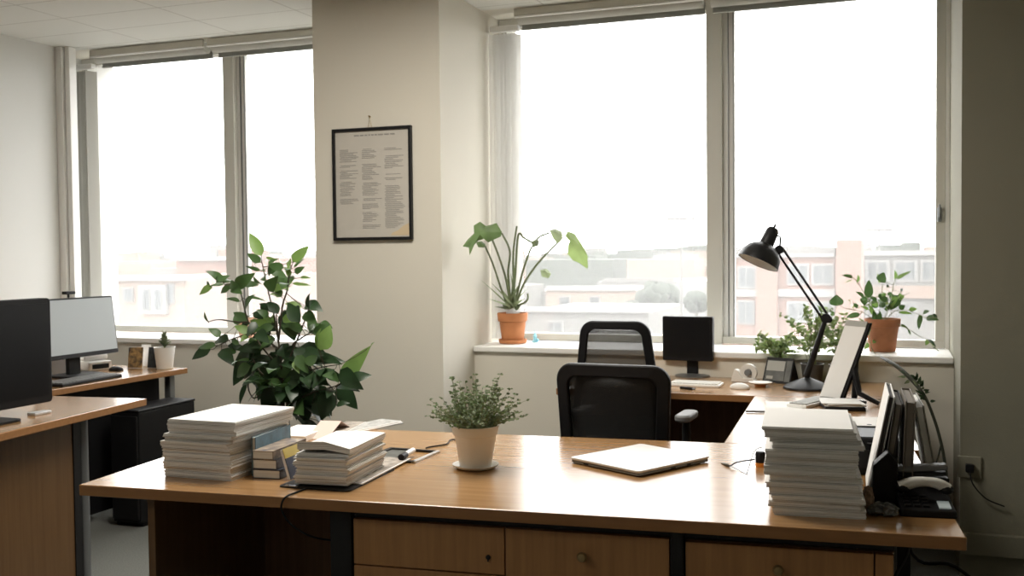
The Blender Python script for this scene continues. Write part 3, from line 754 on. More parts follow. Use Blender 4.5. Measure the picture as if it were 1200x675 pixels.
# monstera-like plant in terracotta pot on the right sill
p = atz(601, 402, SILL+.001); mp_ = V((p.x, p.y, SILL+.001))
t = thing('potted_monstera', 'long-stalked plant with two split leaves in terracotta pot by the pillar', 'plant', mp_)
MB().lathe([(.050, 0), (.072, .001), (.076, .006), (.077, .022), (.073, .022), (.068, .008), (.001, .007)], 36, cap1=False).build('saucer', TERRA, t, smooth=True)
pot(t, [(.058, .008), (.060, .012), (.072, .118), (.080, .121), (.084, .160), (.083, .166), (.077, .166), (.072, .14)], TERRA, .073, .150)
S6 = 4.5
def P6(x, y, dy=0): return aty(535+x/S6, 255+y/S6, mp_.y+dy)-mp_
st = MB(); root0 = V((0, 0, .15))
for pts in ([P6(270, 470), P6(230, 360, -.10), P6(190, 240, -.28), P6(150, 150, -.44)], [P6(285, 470), P6(262, 330, -.08), P6(225, 210, -.26), P6(190, 120, -.42)], [P6(290, 470), P6(272, 300, 0), P6(282, 180, -.15), P6(240, 85, -.38)],
            [P6(300, 470), P6(300, 330, .01), P6(300, 180, .02), P6(318, 45, .02)], [P6(305, 470), P6(345, 300, -.02), P6(385, 180, -.02), P6(405, 145, -.02)], [P6(310, 470), P6(355, 350, .02), P6(430, 240, .03), P6(515, 150, .03), P6(560, 105, .03)],
            [P6(295, 470), P6(310, 300, .03), P6(325, 95, .03), P6(360, 110, .03), P6(405, 130, .02), P6(440, 100, .0), P6(490, 80, .0)], [P6(310, 470), P6(370, 440, .02), P6(375, 400, .03)]):
    q = smooth_path(pts, 6); st.tube(q, [.0064-.0016*i/len(q) for i in range(len(q))], 6)
st.build('stalks', STEMS, t, smooth=True)
bl = MB(); rnd = random.Random(5)
for k, (x, y, w) in enumerate([(128, 328, 5), (168, 428, 8), (305, 250, 13), (180, 340, 6), (262, 330, 9), (345, 330, 9), (330, 350, 8), (285, 290, 8), (215, 350, 7), (240, 450, 14), (355, 430, 14), (380, 370, 5), (200, 470, 8), (340, 460, 18), (250, 400, 12), (315, 400, 14)]):
    A = P6(285+rnd.uniform(-35, 35), 482, rnd.uniform(-.03, .03)); B = P6(x, y, -.22 if x < 200 else rnd.uniform(-.05, .05)); bl.mi = rnd.choice((0, 1)); bl.leaf(A, B, w/S6*.0046*1.6, TOCAM, n=6, droop=.03)
bl.build('blades', [LEAFP, LEAFG], t, smooth=True)
def split_leaf(mb, pts, dy, kind, curl=.03):
    """a lobed leaf: outline measured around its midrib, cupped so it has depth"""
    P = [P6(x, y, dy) for x, y in pts]; c = sum(P, V((0, 0, 0)))/len(P)
    mb.mi = kind; o = len(mb.v); mb.v.append(c+V((0, -curl, curl*.4))); n = len(P)
    P = [q if i % 3 else q.lerp(c, .22) for i, q in enumerate(P)] if len(P) > 10 else P
    mid = [(q+c)/2+V((0, -curl*.8, curl*.3)) for q in P]
    mb.v += mid; mb.v += [q+V((0, .02*math.sin(i), 0)) for i, q in enumerate(P)]
    for i in range(n):
        j = (i+1) % n
        mb.f += [(o, o+1+i, o+1+j), (o+1+i, o+1+n+i, o+1+n+j, o+1+j)]; mb.m += [kind]*2
ml = MB()
split_leaf(ml, [(250, 40), (205, 28), (178, 36), (160, 30), (130, 22), (98, 42), (82, 80), (56, 112), (24, 152), (40, 175), (74, 198), (96, 150), (112, 130), (140, 112), (160, 132), (200, 125), (235, 100), (246, 75)], -.44, 0)
split_leaf(ml, [(102, 128), (125, 124), (146, 140), (143, 158), (120, 156)], -.45, 0, .01)
split_leaf(ml, [(555, 78), (580, 70), (620, 85), (655, 115), (668, 145), (700, 205), (708, 240), (690, 250), (684, 272), (650, 260), (615, 225), (590, 190), (580, 130), (600, 120)], .02, 1)
split_leaf(ml, [(488, 65), (515, 58), (548, 72), (560, 92), (552, 130), (535, 135), (510, 110)], .0, 2, .015)
split_leaf(ml, [(392, 130), (412, 112), (432, 120), (430, 148), (408, 158)], -.02, 3, .012)
split_leaf(ml, [(440, 275), (470, 270), (495, 295), (485, 320), (455, 312)], .05, 4, .012)
ml.build('split_leaves', [LEAFS, LEAFY, LEAFP, LEAFG, LEAFP], t, smooth=True)
# blue glass figure
p = atz(627, 401, SILL+.001)
t = thing('glass_ornament', 'tiny blue glass ornament on the sill beside the terracotta pot', 'ornament', (p.x, p.y, SILL+.001))
MB().lathe([(.016, 0), (.018, .004), (.012, .012), (.009, .024), (.012, .034), (.006, .044), (.003, .060), (.001, .064)], 18).build('body', BLUEG, t, smooth=True)
MB().ball((.014, 0, .012), .009).build('base_lobe', BLUEG, t, smooth=True)

# pothos in terracotta pot on the right sill
p = atz(1034, 411.5, SILL+.001); pp = V((p.x, p.y, SILL+.001))
t = thing('potted_pothos', 'trailing leafy plant in terracotta pot at right end of sill', 'plant', pp)
pot(t, [(.058, 0), (.060, .004), (.074, .118), (.080, .120), (.084, .158), (.078, .158), (.072, .13)], TERRAD, .074, .146)
S7 = 5.629
def P7(x, y, dy=0): return aty(970+x/S7, 310+y/S7, pp.y+dy)-pp
st = MB()
vines = [[P7(340, 370), P7(300, 290), P7(260, 220, -.03), P7(205, 130, -.04), P7(165, 85, -.04), P7(100, 72, -.04)], [P7(340, 370), P7(345, 250, .03), P7(360, 150, .03), P7(355, 70, .03)], [P7(360, 370), P7(410, 260, 0), P7(430, 150, .0), P7(450, 90, .0)],
         [P7(380, 370), P7(440, 310, -.03), P7(520, 300, -.05), P7(600, 330, -.06), P7(650, 350, -.06), P7(720, 350, -.06)], [P7(390, 380), P7(480, 400, -.05), P7(540, 430, -.07), P7(600, 470, -.09), P7(660, 500, -.10), P7(730, 570, -.11)],
         [P7(310, 370), P7(220, 310, -.06), P7(120, 290, -.08), P7(60, 260, -.08)], [P7(370, 370), P7(440, 240, .02), P7(540, 185, .02)], [P7(320, 370), P7(280, 400, -.095), P7(280, 520, -.11), P7(320, 600, -.14), P7(380, 650, -.2)]]
for s_ in vines:
    q = smooth_path(s_, 5); st.tube(q, .0017, 5)
lf = MB(); rnd = random.Random(9)
poth = [(165, 85, 92, 70, 26, 1), (195, 120, 198, 66, 30, 2), (160, 100, 110, 120, 8, 2), (262, 222, 272, 100, 54, 1), (240, 215, 180, 178, 26, 1), (352, 115, 372, 48, 58, 1), (345, 120, 325, 60, 30, 2), (445, 95, 440, 35, 26, 2), (455, 95, 550, 45, 26, 2),
        (395, 295, 495, 222, 44, 1), (410, 290, 470, 215, 20, 2), (400, 250, 360, 210, 34, 1), (380, 260, 330, 230, 34, 1), (310, 380, 300, 300, 40, 1), (330, 370, 350, 310, 40, 1), (300, 330, 270, 260, 26, 2), (60, 275, 58, 200, 82, 1), (30, 340, 30, 305, 28, 1),
        (215, 330, 120, 350, 34, 1), (240, 320, 250, 300, 20, 1), (600, 335, 600, 430, 60, 1), (630, 320, 670, 308, 32, 1), (650, 350, 735, 368, 40, 1), (690, 330, 725, 350, 20, 0), (470, 315, 560, 325, 20, 2), (660, 495, 715, 545, 22, 0), (660, 500, 645, 535, 26, 2), (690, 545, 735, 572, 10, 0),
        (480, 400, 530, 420, 18, 1), (530, 430, 545, 465, 14, 1), (395, 150, 390, 130, 16, 0), (488, 180, 486, 155, 16, 0), (340, 200, 380, 190, 24, 2), (270, 520, 240, 560, 26, 2), (290, 600, 250, 590, 30, 1), (300, 520, 310, 500, 22, 2), (320, 620, 330, 670, 24, 2), (380, 640, 430, 640, 30, 2), (350, 600, 400, 610, 26, 2), (410, 640, 465, 675, 20, 1), (280, 450, 300, 430, 20, 1), (150, 250, 130, 235, 14, 2), (160, 290, 190, 250, 10, 2)]
bases = pixel_leaves(lf, poth, pp.y-.03, pp, rnd, S7, 970, 310, .05)
for k in range(40):
    a = rnd.uniform(0, 2*PI); A = V((.05*math.cos(a), .05*math.sin(a), .15)); B = A+V((rnd.uniform(-.07, .07), rnd.uniform(-.07, .07), rnd.uniform(.04, .12)))
    lf.mi = rnd.choice((1, 1, 2)); lf.leaf(B, B+V((rnd.uniform(-.04, .04), rnd.uniform(-.03, .03), rnd.uniform(-.01, .03))), rnd.uniform(.015, .03), TOCAM, n=5); bases.append(B)
lf.build('foliage', [LEAFD, LEAFM, LEAFL], t, smooth=True)
allst = [p_ for s_ in vines for p_ in smooth_path(s_, 5)]
for A in bases:
    q = min(allst, key=lambda z_: (V(z_)-A).length); st.tube([q, A], .001, 4)
st.build('stems', STEMG, t)

# two small plants in dark pots behind the lamp
def wispy(label, px, py, hgt, spread, seed, yy):
    p = aty(px, py, yy); base = V((p.x, yy, DT))
    t = thing('wispy_plant', label, 'plant', base)
    pot(t, [(.040, 0), (.042, .003), (.052, .085), (.055, .09), (.050, .09), (.047, .07)], DARKPOT, .047, .08)
    rnd = random.Random(seed); st = MB(); lf = MB()
    for k in range(26):
        a = rnd.uniform(0, 2*PI); s_ = rnd.uniform(.2, 1)*spread; L = hgt*rnd.uniform(.45, 1)
        e = V((s_*math.cos(a), s_*math.sin(a)*.5, .08+L)); q = smooth_path([(rnd.uniform(-.02, .02), rnd.uniform(-.02, .02), .08), V((e.x*.35, e.y*.35, .08+L*.6)), e+V((0, 0, -.02))], 4)
        st.tube(q, .0011, 4)
        for c_ in q[3:]:
            for z_ in range(2):
                lf.mi = rnd.choice((0, 1, 1, 2)); d_ = V((rnd.uniform(-1, 1), rnd.uniform(-.6, .6), rnd.uniform(-.4, .8))).normalized()
                lf.leaf(c_, V(c_)+d_*rnd.uniform(.014, .034), rnd.uniform(.008, .016), TOCAM+V((rnd.uniform(-.5, .5), 0, rnd.uniform(-.4, .4))), n=4)
    st.build('stems', STEMG, t); lf.build('foliage', [LEAFS, LEAFY, LEAFP], t, smooth=True)
DARKPOT = mat('dark_pot', (.10, .095, .085), .6)
wispy('wispy pale plant in dark pot behind the tent calendar', 912, 440, .17, .13, 31, 4.985)
wispy('taller wispy plant in dark pot behind the lamp post', 952, 440, .30, .18, 32, 4.945)
wispy('wispy plant in dark pot hidden behind the paper holder', 985, 440, .26, .17, 33, 4.93)

# thick trailing stem arching behind the right side of the desk
t = thing('trailing_stem', 'long dark trailing stem arching down from the sill to the floor', 'plant')
path = [aty(1033, 425, 4.95), aty(1043, 424, 4.78), aty(1057, 434, 4.70), aty(1073, 450, 4.64), aty(1085, 467, 4.58), aty(1095, 492, 4.54), aty(1101, 512, 4.52), aty(1106, 535, 4.50), aty(1109, 562, 4.48), aty(1106, 600, 4.46), aty(1096, 640, 4.45)]
path[0].z = max(path[0].z, SILL)
q = smooth_path(path, 6); st_o = MB().tube(q, [.0062+.003*math.sin(PI*min(1, i/25)) if i < 25 else .0062 for i in range(len(q))], 8).build('stem', STEMD, t, smooth=True)
t2 = smooth_path([aty(1103, 520, 4.52), aty(1098, 540, 4.50), aty(1090, 552, 4.47), aty(1082, 560, 4.46)], 6)
MB().tube(t2, .004, 6).build('side_shoot', STEMD, t, smooth=True)
lf = MB(); rnd = random.Random(2)
for i in range(14, 26):
    for k in range(2):
        d_ = V((rnd.uniform(-1, 1), rnd.uniform(-.6, .2), rnd.uniform(-.6, .9))).normalized(); lf.mi = rnd.choice((0, 0, 1)); s_ = q[i]+d_*.010
        lf.leaf(s_, s_+d_*rnd.uniform(.02, .045), rnd.uniform(.008, .015), TOCAM, n=4)
lf.build('foliage', [LEAFD, LEAFG], t, smooth=True)

# succulent on the corner desk
p = atz(199, 428, DT)
t = thing('potted_succulent', 'small succulent in a white pot on the corner desk', 'plant', V((-3.745, 4.605, DT)))
pot(t, [(.040, 0), (.043, .003), (.056, .118), (.058, .12), (.053, .12), (.050, .10)], CERAMW, .051, .108)
lf = MB(); rnd = random.Random(6)
for k in range(26):
    a = k*2.4; e = .9-.03*k; A = V((.006*math.cos(a), .006*math.sin(a), .122+.0018*k)); B = A+V((math.cos(a)*.038*e, math.sin(a)*.038*e, .016+.0012*k)); lf.mi = k % 2
    lf.leaf(A, B, .020, V((0, 0, 1)), n=5, fold=.5)
lf.build('rosette', [LEAFG, LEAFP], t, smooth=True, thick=.003)
MB().cyl((0, 0, .105), (0, 0, .150), .005, 8).build('stem', STEMG, t)

# ------------------------------------------------------------------ desk lamp
ly = 4.60
b0 = atz(946, 455.5, DT)
t = thing('desk_lamp', 'black jointed desk lamp with cone shade on the right-hand desk', 'lamp', b0)
def PL(px, py): return aty(px, py, b0.y)-V(b0)
MB().lathe([(.104, 0), (.106, .004), (.104, .010), (.088, .020), (.055, .034), (.022, .046), (.014, .050), (.001, .051)], 40).build('base', BLACKM, t, smooth=True)
J = PL(968, 373); Hh = PL(913.5, 292.5); B1 = PL(945.5, 440)
MB().cyl((0, 0, .045), V((0, 0, B1.z)), .012, 14).build('pivot_post', BLACKM, t, smooth=True)
lo = MB().tube([B1, (B1*.55+J*.45), J], [.016, .013, .011], 10)
lo.build('lower_arm', BLACKM, t, smooth=True)
off = V((.011, 0, .007))
MB().cyl(J+off*1.1, Hh+off*1.1, .0055, 10).cyl(J-off*1.1, Hh-off*1.1, .0055, 10).build('upper_arm', BLACKM, t, smooth=True)
MB().cyl(J+V((0, -.018, 0)), J+V((0, .018, 0)), .022, 18).ball(J+V((.012, 0, -.005)), .016).build('elbow_joint', BLACKM, t, smooth=True)
MB().cyl(Hh+V((0, -.016, 0)), Hh+V((0, .016, 0)), .020, 18).build('head_joint', BLACKM, t, smooth=True)
NK = PL(903, 290)
MB().tube([Hh, PL(914.5, 281), PL(914, 277), PL(908, 276), NK], .0045, 8).build('neck', BLACKM, t, smooth=True)
top = PL(906.5, 268); bot = PL(889.5, 308)
ax = (bot-top).normalized(); ax = (ax+V((0, -.24, 0))).normalized()
zq = V((0, 0, 1)).rotation_difference(ax).to_matrix().to_4x4()
M = T(*top) @ zq; Ls = (bot-top).length
MB().lathe([(.001, -.004), (.022, -.002), (.029, .012), (.031, .055), (.033, .078), (.052, .088), (.072, .105), (.088, .130), (.094, Ls+.004), (.092, Ls+.004), (.086, .132), (.070, .108), (.050, .091)], 40, M, cap1=False).build('shade', BLACKM, t, smooth=True)
MB().lathe([(.049, .0925), (.069, .1095), (.085, .1335), (.0905, Ls+.002)], 40, M, cap0=False, cap1=False).build('shade_lining', WHITE, t, smooth=True)
MB().lathe([(.012, .06), (.014, .09), (.024, .11), (.026, .125), (.018, .143), (.001, .149)], 20, M).build('bulb', WHITE, t, smooth=True)
MB().lathe([(.005, -.022), (.006, -.004)], 12, M).build('switch', BLACKM, t)

# ------------------------------------------------------------------ window desk items
p = atz(811, 441, DT)
t = thing('monitor', 'small square black monitor on the window desk', 'monitor', (p.x, p.y, DT), R(-4))
bl_, tr_ = aty(778, 421, p.y), aty(837, 371, p.y)
w_ = (tr_.x-bl_.x); z0, z1 = bl_.z-DT-.002, tr_.z-DT; xm = (tr_.x+bl_.x)/2-p.x
MB().prism(rrect(w_, w_, z0, z1, .006, 2), -.006, .030, T(xm, 0, 0) @ XZ @ T(0, 0, 0)).build('casing', BLACK, t, bev=.002)
MB().box2((xm-w_/2+.012, -.032, z0+.018), (xm+w_/2-.012, -.030, z1-.012)).build('screen', SCREENB, t)
MB().box2((-.028, .006, .012), (.028, .024, z0+.06)).build('neck', BLACK, t, bev=.003)
MB().lathe([(.085, 0), (.085, .006), (.06, .012), (.001, .014)], 30, T(0, .01, 0)).build('stand_base', GREYM, t, smooth=True)

def mouse_mb(r, sc):
    mb = MB().ball((0, 0, .004), r, 12, sc)
    for v_ in mb.v: v_.z = max(v_.z, .0005)
    return mb
def keyboard(label, c, rz, wd, dp, body, key, rows=5, cols=15, h=.012):
    t = thing('keyboard', label, 'keyboard', c, rz)
    MB().box((0, 0, h/2), (wd, dp, h)).build('body', body, t, bev=.003)
    ks = MB(); kw = (wd-.016)/cols; kd = (dp-.014)/rows
    for i in range(cols):
        for j in range(rows):
            if j == 0 and 4 <= i <= 8: continue
            ks.box((-wd/2+.008+kw*(i+.5), -dp/2+.007+kd*(j+.5), h+.0025), (kw*.84, kd*.84, .005))
    ks.box((-wd/2+.008+kw*6.5, -dp/2+.007+kd*.5, h+.0025), (kw*4.8, kd*.84, .005))
    ks.build('keys', key, t)
    return t
pa, pb, pc = atz(789, 443, DT), atz(806, 455.5, DT), atz(837, 451, DT)
c_ = (pa+pc)/2
keyboard('white keyboard in front of the small square monitor', (-.84, 4.70, DT), R(-2), .235, .125, MATS['white_paint'], KEYS)
t = thing('pen', 'short dark pen lying in front of the white keyboard', 'pen', atz(805, 456.5, DT)+V((0, .0, .006)), R(-25))
MB().cyl((-.035, 0, 0), (.03, 0, 0), .006, 10).build('barrel', MATS['leaf_dark'] if 0 else BLACK, t, smooth=True); MB().cyl((.03, 0, 0), (.045, 0, 0), .0045, 10).build('tip', GREYM, t)
# tape dispenser
p = atz(873, 447.5, DT)
t = thing('tape_dispenser', 'clear white tape dispenser on the window desk', 'tape dispenser', (p.x, p.y, DT), R(-8))
MB().prism([(-.062, 0), (.055, 0), (.055, .012), (.03, .022), (-.005, .02), (-.03, .055), (-.045, .060), (-.055, .03)], -.022, .022, XZ).build('body', CERAMW, t, bev=.003)
MB().lathe([(.017, -.011), (.040, -.011), (.040, .011), (.017, .011), (.017, -.011)], 32, T(.018, 0, .046) @ Rx(PI/2), cap0=False, cap1=False).build('tape_roll', CERAMW, t, smooth=True)
MB().cyl((.018, -.024, .046), (.018, .024, .046), .015, 18).build('hub', GREYM, t, smooth=True)
# white mouse and dish
p = atz(867, 455.5, DT)
t = thing('computer_mouse', 'white computer mouse on the desk in front of tape dispenser', 'mouse', p, R(70))
mouse_mb(.03, (.95, 1.6, .75)).build('body', CERAMW, t, smooth=True)
MB().box2((-.002, .012, .024), (.002, .03, .027)).build('wheel', GREYM, t)
p = atz(891, 453, DT)
t = thing('small_dish', 'shallow white dish with wooden foot beside the white mouse', 'dish', p)
MB().lathe([(.024, 0), (.026, .010), (.028, .011)], 24).build('foot', TERRA, t, smooth=True)
MB().lathe([(.026, .011), (.050, .018), (.053, .021), (.049, .021), (.024, .014), (.001, .013)], 28, cap1=False).build('bowl', CERAMW, t, smooth=True)
# tent calendar
p = atz(916, 446.5, DT)
t = thing('desk_calendar', 'black tent desk calendar with white picture card on the desk', 'calendar', (p.x, p.y-.05, DT), R(-20))
MB().add([(-.07, -.05, 0), (.07, -.05, 0), (.07, .05, 0), (-.07, .05, 0), (-.066, 0, .115), (.066, 0, .115)], [(3, 2, 1, 0), (0, 1, 5, 4), (2, 3, 4, 5), (1, 2, 5), (3, 0, 4)]).build('stand', BLACK, t)
n_c = V((0, -.115, .05)).normalized()
M = Matrix(((1, 0, 0, 0), (0, .3987, -.917, 0), (0, .917, .3987, 0), (0, 0, 0, 1)))
MB().box2((-.060, .012, .001), (.035, .110, .003), T(0, -.05, 0) @ M).build('picture', PHOTOG, t)
MB().box2((-.058, .060, .003), (.030, .108, .0036), T(0, -.05, 0) @ M).build('white_card', CARD, t)
MB().box2((-.052, .020, .003), (-.02, .034, .0036), T(0, -.05, 0) @ M).build('label_patch', CARD, t)
MB().box2((.037, .010, .001), (.064, .112, .002), T(0, -.05, 0) @ M).build('grey_margin', PHOTOG, t)
# framed photo behind the lamp
# ------------------------------------------------------------------ return desk items
# paper holder with a page
pb0, pb1 = atz(961, 464, DT+.02), atz(984, 467, DT+.02)
base = (pb0+pb1)/2
# page plane: runs along its bottom edge, leans back to the right
yb = base.y
TL, TR_ = aty(992, 376, yb+.05), aty(1018, 379, yb-.02)
t = thing('paper_holder', 'black easel holding a tall white page on the right-hand desk', 'paper holder', (base.x, base.y, DT))
O = V((base.x, base.y, DT))
BL, BR = pb0-O, pb1-O; UL, UR = TL-O, TR_-O
UR = BR+(UL-BL)+ (UR-BR-(UL-BL))*.5
e1 = (BR-BL); e2 = (UL-BL); nb = e1.cross(e2).normalized()
if nb.y > 0: nb = -nb
def slab(P, thk, off):
    vs = [q+nb*off for q in P]+[q+nb*(off-thk) for q in P]
    return MB().add(vs, [(0, 1, 2, 3), (7, 6, 5, 4), (0, 4, 5, 1), (1, 5, 6, 2), (2, 6, 7, 3), (3, 7, 4, 0)])
slab([BL, BR, UR, UL], .002, .0015).build('page', PAPER, t)
k1 = BL.lerp(UL, .94); k2 = BR.lerp(UR, .94)
slab([k1, k2, UR+(UR-BR)*.012, UL+(UL-BL)*.012], .003, .0035).build('page_clip', CARD, t)
ex = (BR-BL).normalized()
slab([BL+V((0, 0, -.012)), BR+ex*.012+V((0, 0, -.012)), UR+ex*.012, UL+ex*.002], .014, -.001).build('back_board', BLACK, t, bev=.002)
mid = (BR+UR)/2+ex*.0; bk = V((.075, .05, -.0))
MB().tube([mid-nb*.016, V((BR.x+.055, BR.y+.02, .012)), V((BR.x+.10, BR.y+.0, .006))], [.010, .012, .008], 8).tube([BL.lerp(UL, .5)-nb*.016, V((BL.x+.06, BL.y+.10, .006))], .008, 8).tube([V((BR.x+.055, BR.y+.02, .012)), V((BR.x-.02, BR.y, .010))], .009, 8).tube([BR.lerp(UR, .42)-nb*.014, V((BR.x+.075, BR.y-.01, .045)), V((BR.x+.15, BR.y-.03, .009))], [.016, .012, .009], 8).build('easel_legs', BLACK, t, smooth=True)
MB().box2((BL.x-.004, BL.y-.02, 0), (BR.x+.02, BL.y+.03, .010)).build('foot_plate', BLACK, t, bev=.002)
# pale keyboard (calculator-like) in front of it
c_ = (atz(930, 472, DT+.012)+atz(965, 464, DT+.012)+atz(975, 469, DT+.012)+atz(942, 478, DT+.012))/4
keyboard('small grey keyboard below the paper holder', (c_.x-.01, c_.y, DT), R(68), .25, .085, MATS['white_paint'], KEYG, 4, 12, .014)
# black folder with papers at right of keyboard
p = atz(986, 476, DT)
t = thing('open_folder', 'black folder of loose white papers beside the small keyboard', 'folder', (p.x+.005, p.y-.055, DT), R(12))
MB().box2((-.075, -.08, 0), (.075, .075, .016)).build('cover', BLACK, t, bev=.003)
for k, (a_, dx) in enumerate(((0, 0), (4, .006), (-5, -.006))):
    MB().box2((-.075+dx, -.07, .018+.004*k), (.07+dx, .078, .0205+.004*k), Rz(R(a_))).build('sheet', PAPER, t)
MB().box2((-.07, -.07, .0155), (.065, .07, .018)).build('sheet', PAPER, t)
# sheets under the tall stack side (white pages reaching left on the return)
p = atz(922, 473, DT)
t = thing('loose_sheet', 'white sheet on the side desk left of the small keyboard', 'paper', (p.x, p.y-.05, DT), R(8))
MB().box2((-.075, -.11, 0), (.06, .10, .0015)).build('page', PAPER, t)
p = atz(896, 484, DT)
t = thing('ballpoint_pen', 'thin dark pen on the side desk behind the tall stack', 'pen', p+V((0, 0, .005)), R(8))
MB().cyl((-.07, 0, 0), (.03, 0, 0), .004, 10).build('barrel', GREYM, t, smooth=True); MB().cyl((.03, 0, 0), (.06, 0, 0), .0065, 10).build('grip', BLACK, t, smooth=True)

# eyeglasses
g0 = atz(846, 543.5, DT); g1 = atz(856, 546, DT+.006); g2 = atz(880, 539, DT+.030); g3 = atz(875, 556, DT); g4 = atz(893, 524.5, DT+.045)
t = thing('eyeglasses', 'folded wire eyeglasses on the desk left of the tall stack', 'glasses', g3)
MB().tube([q-g3 for q in smooth_path([g1, atz(864, 541.5, DT+.018), g2, atz(884, 538.5, DT+.03)], 5)], .0022, 6).build('temple', BLACKM, t)
MB().tube([q-g3 for q in smooth_path([g1, atz(866, 551, DT+.002), g3], 4)], .0010, 6).build('temple', GREYM, t)
MB().tube([q-g3 for q in (g0, g0.lerp(g1, .6), g1)], [.003, .005, .002], 8).build('temple_tip', STEMB, t, smooth=True)
rim = smooth_path([g3, atz(878, 546, DT+.016), atz(881, 536, DT+.032), atz(884, 529, DT+.042), atz(889, 525, DT+.045), g4], 5)
MB().tube([q-g3 for q in rim], .0013, 6).build('rim', STEMB, t)
p = atz(891, 547, DT)
t = thing('glue_bottle', 'small black bottle with orange base beside the tall stack', 'bottle', p)
MB().lathe([(.013, 0), (.014, .003), (.014, .013)], 20).build('orange_base', ORANGE, t, smooth=True)
MB().lathe([(.014, .013), (.014, .040), (.011, .044), (.001, .045)], 20).build('body', BLACK, t, smooth=True)

# black box with cables (inkjet printer sized) beyond the tall stack
p = atz(1003, 527, DT)
t = thing('black_box', 'black desktop box with cables behind the standing folders', 'box', (-.045, 3.03, DT), R(5))
MB().box2((-.075, -.08, 0), (.085, .28, .105)).build('body', BLACK, t, bev=.008)
MB().box2((-.05, -.0815, .02), (.06, -.080, .07)).build('front_panel', BLACKM, t)
MB().tube(smooth_path([(.0, -.09, .085), (.03, -.11, .07), (.055, -.10, .045), (.06, -.085, .03)]), .003, 6).tube(smooth_path([(-.02, -.085, .09), (.02, -.12, .09), (.07, -.11, .06)]), .0028, 6).build('cable', BLACK, t)
t = thing('punched_sheet', 'white punched sheet lying on top of the black box', 'paper', (-.03, 3.20, DT+.107), R(8))
sh = MB().box2((-.07, -.075, 0), (.07, .09, .002)).build('page', PAPER, t)
MB().cyl((-.035, -.055, .0021), (-.035, -.055, .0026), .007, 12).cyl((.0, -.050, .0021), (.0, -.050, .0026), .007, 12).build('punch_holes', BLACK, sh)
t = thing('cable_coil', 'tangled black cable coil on the punched sheet', 'cable', (.035, 3.24, DT+.113), 0)
rnd = random.Random(8); cp_ = [V((.026*math.cos(k*1.3)*rnd.uniform(.6, 1.1), .026*math.sin(k*1.3)*rnd.uniform(.6, 1.1), .004+.002*k)) for k in range(14)]
MB().tube(smooth_path(cp_, 5), .0028, 6).build('loops', BLACK, t)

# standing folders: slabs on edge, spines to the right rear, leaning
def folder(label, x, y, lean, rz, th, hh, ln, cov, edge, z=DT):
    t = thing('file_folder', label, 'folder', (x, y, z), R(rz), 'folders standing on the right end of the desk')
    s = math.sin(R(abs(lean)))*th if lean > 0 else math.sin(R(abs(lean)))*th
    M = T(0, 0, s*.5+.001) @ Ry(R(lean))
    MB().box2((-th/2, 0, .0), (-th/2+.003, ln, hh), M).box2((th/2-.003, 0, 0), (th/2, ln, hh), M).box2((-th/2, ln-.003, 0), (th/2, ln, hh), M).build('cover', cov, t, bev=.0008)
    MB().box2((-th/2+.004, .004, .004), (th/2-.004, ln-.004, hh-.004), M).build('contents', edge, t)
    return t
folder('white folder at left of the leaning row on desk right end', -.046, 2.66, 11, 2, .016, .262, .26, PAPER, BOARDD)
folder('dark grey folder between white and brown folders in the leaning row', -.014, 2.645, 8, 2, .020, .245, .25, BOARDD, BOARD)
folder('brown folder third in the leaning row on desk right end', .038, 2.64, 2, 2, .024, .250, .25, BOARD, BOARD)
folder('grey folder leaning the other way at right of the row', .108, 2.76, -10, 3, .022, .225, .24, CARD, PAPER)
t = thing('black_file_box', 'black magazine file standing in front of the brown folder', 'file box', (-.016, 2.585, DT), R(3))
MB().prism([(-.026, 0), (.030, 0), (.034, .11), (.012, .135), (-.022, .10)], -.05, 0, XZ @ T(0, 0, 0)).build('box', BLACK, t, bev=.003)
t = thing('grey_card_wedge', 'folded grey card leaning between tall stack and white folder', 'card', (-.095, 2.80, DT), R(10))
MB().add([(-.02, 0, 0), (.03, -.01, 0), (-.025, 0, .08), (.03, .12, 0), (-.02, .12, 0), (-.03, .12, .08)], [(0, 1, 2), (1, 3, 5, 2), (4, 0, 2, 5)]).build('card', CARD, t, thick=.0015)
t = thing('candy_packet', 'crumpled reddish paper packet at the foot of the tall stack', 'packet', atz(1017, 600, DT), R(20))
rnd = random.Random(13); mb = MB().ball((0, 0, .030), .026, 9, (.55, .9, 1.15))
for v_ in mb.v: v_ += V((rnd.uniform(-.004, .004), rnd.uniform(-.004, .004), rnd.uniform(-.003, .003))); v_.z = max(v_.z, 0)
mb.build('wrapper', mat('packet_print', (.40, .27, .19), .5, noise_amt=.7, noise_scale=60), t)
t = thing('plastic_wrapper', 'crumpled clear plastic wrapper at the desk front right', 'wrapper', atz(1036, 604, DT), R(10))
mb = MB().ball((0, 0, .014), .03, 9, (1.1, .8, .5))
for v_ in mb.v: v_ += V((rnd.uniform(-.007, .007), rnd.uniform(-.006, .006), rnd.uniform(-.005, .005))); v_.z = max(v_.z, 0)
mb.build('film', mat('wrapper_film', (.16, .17, .17), .15, noise_amt=.8, noise_scale=50), t)

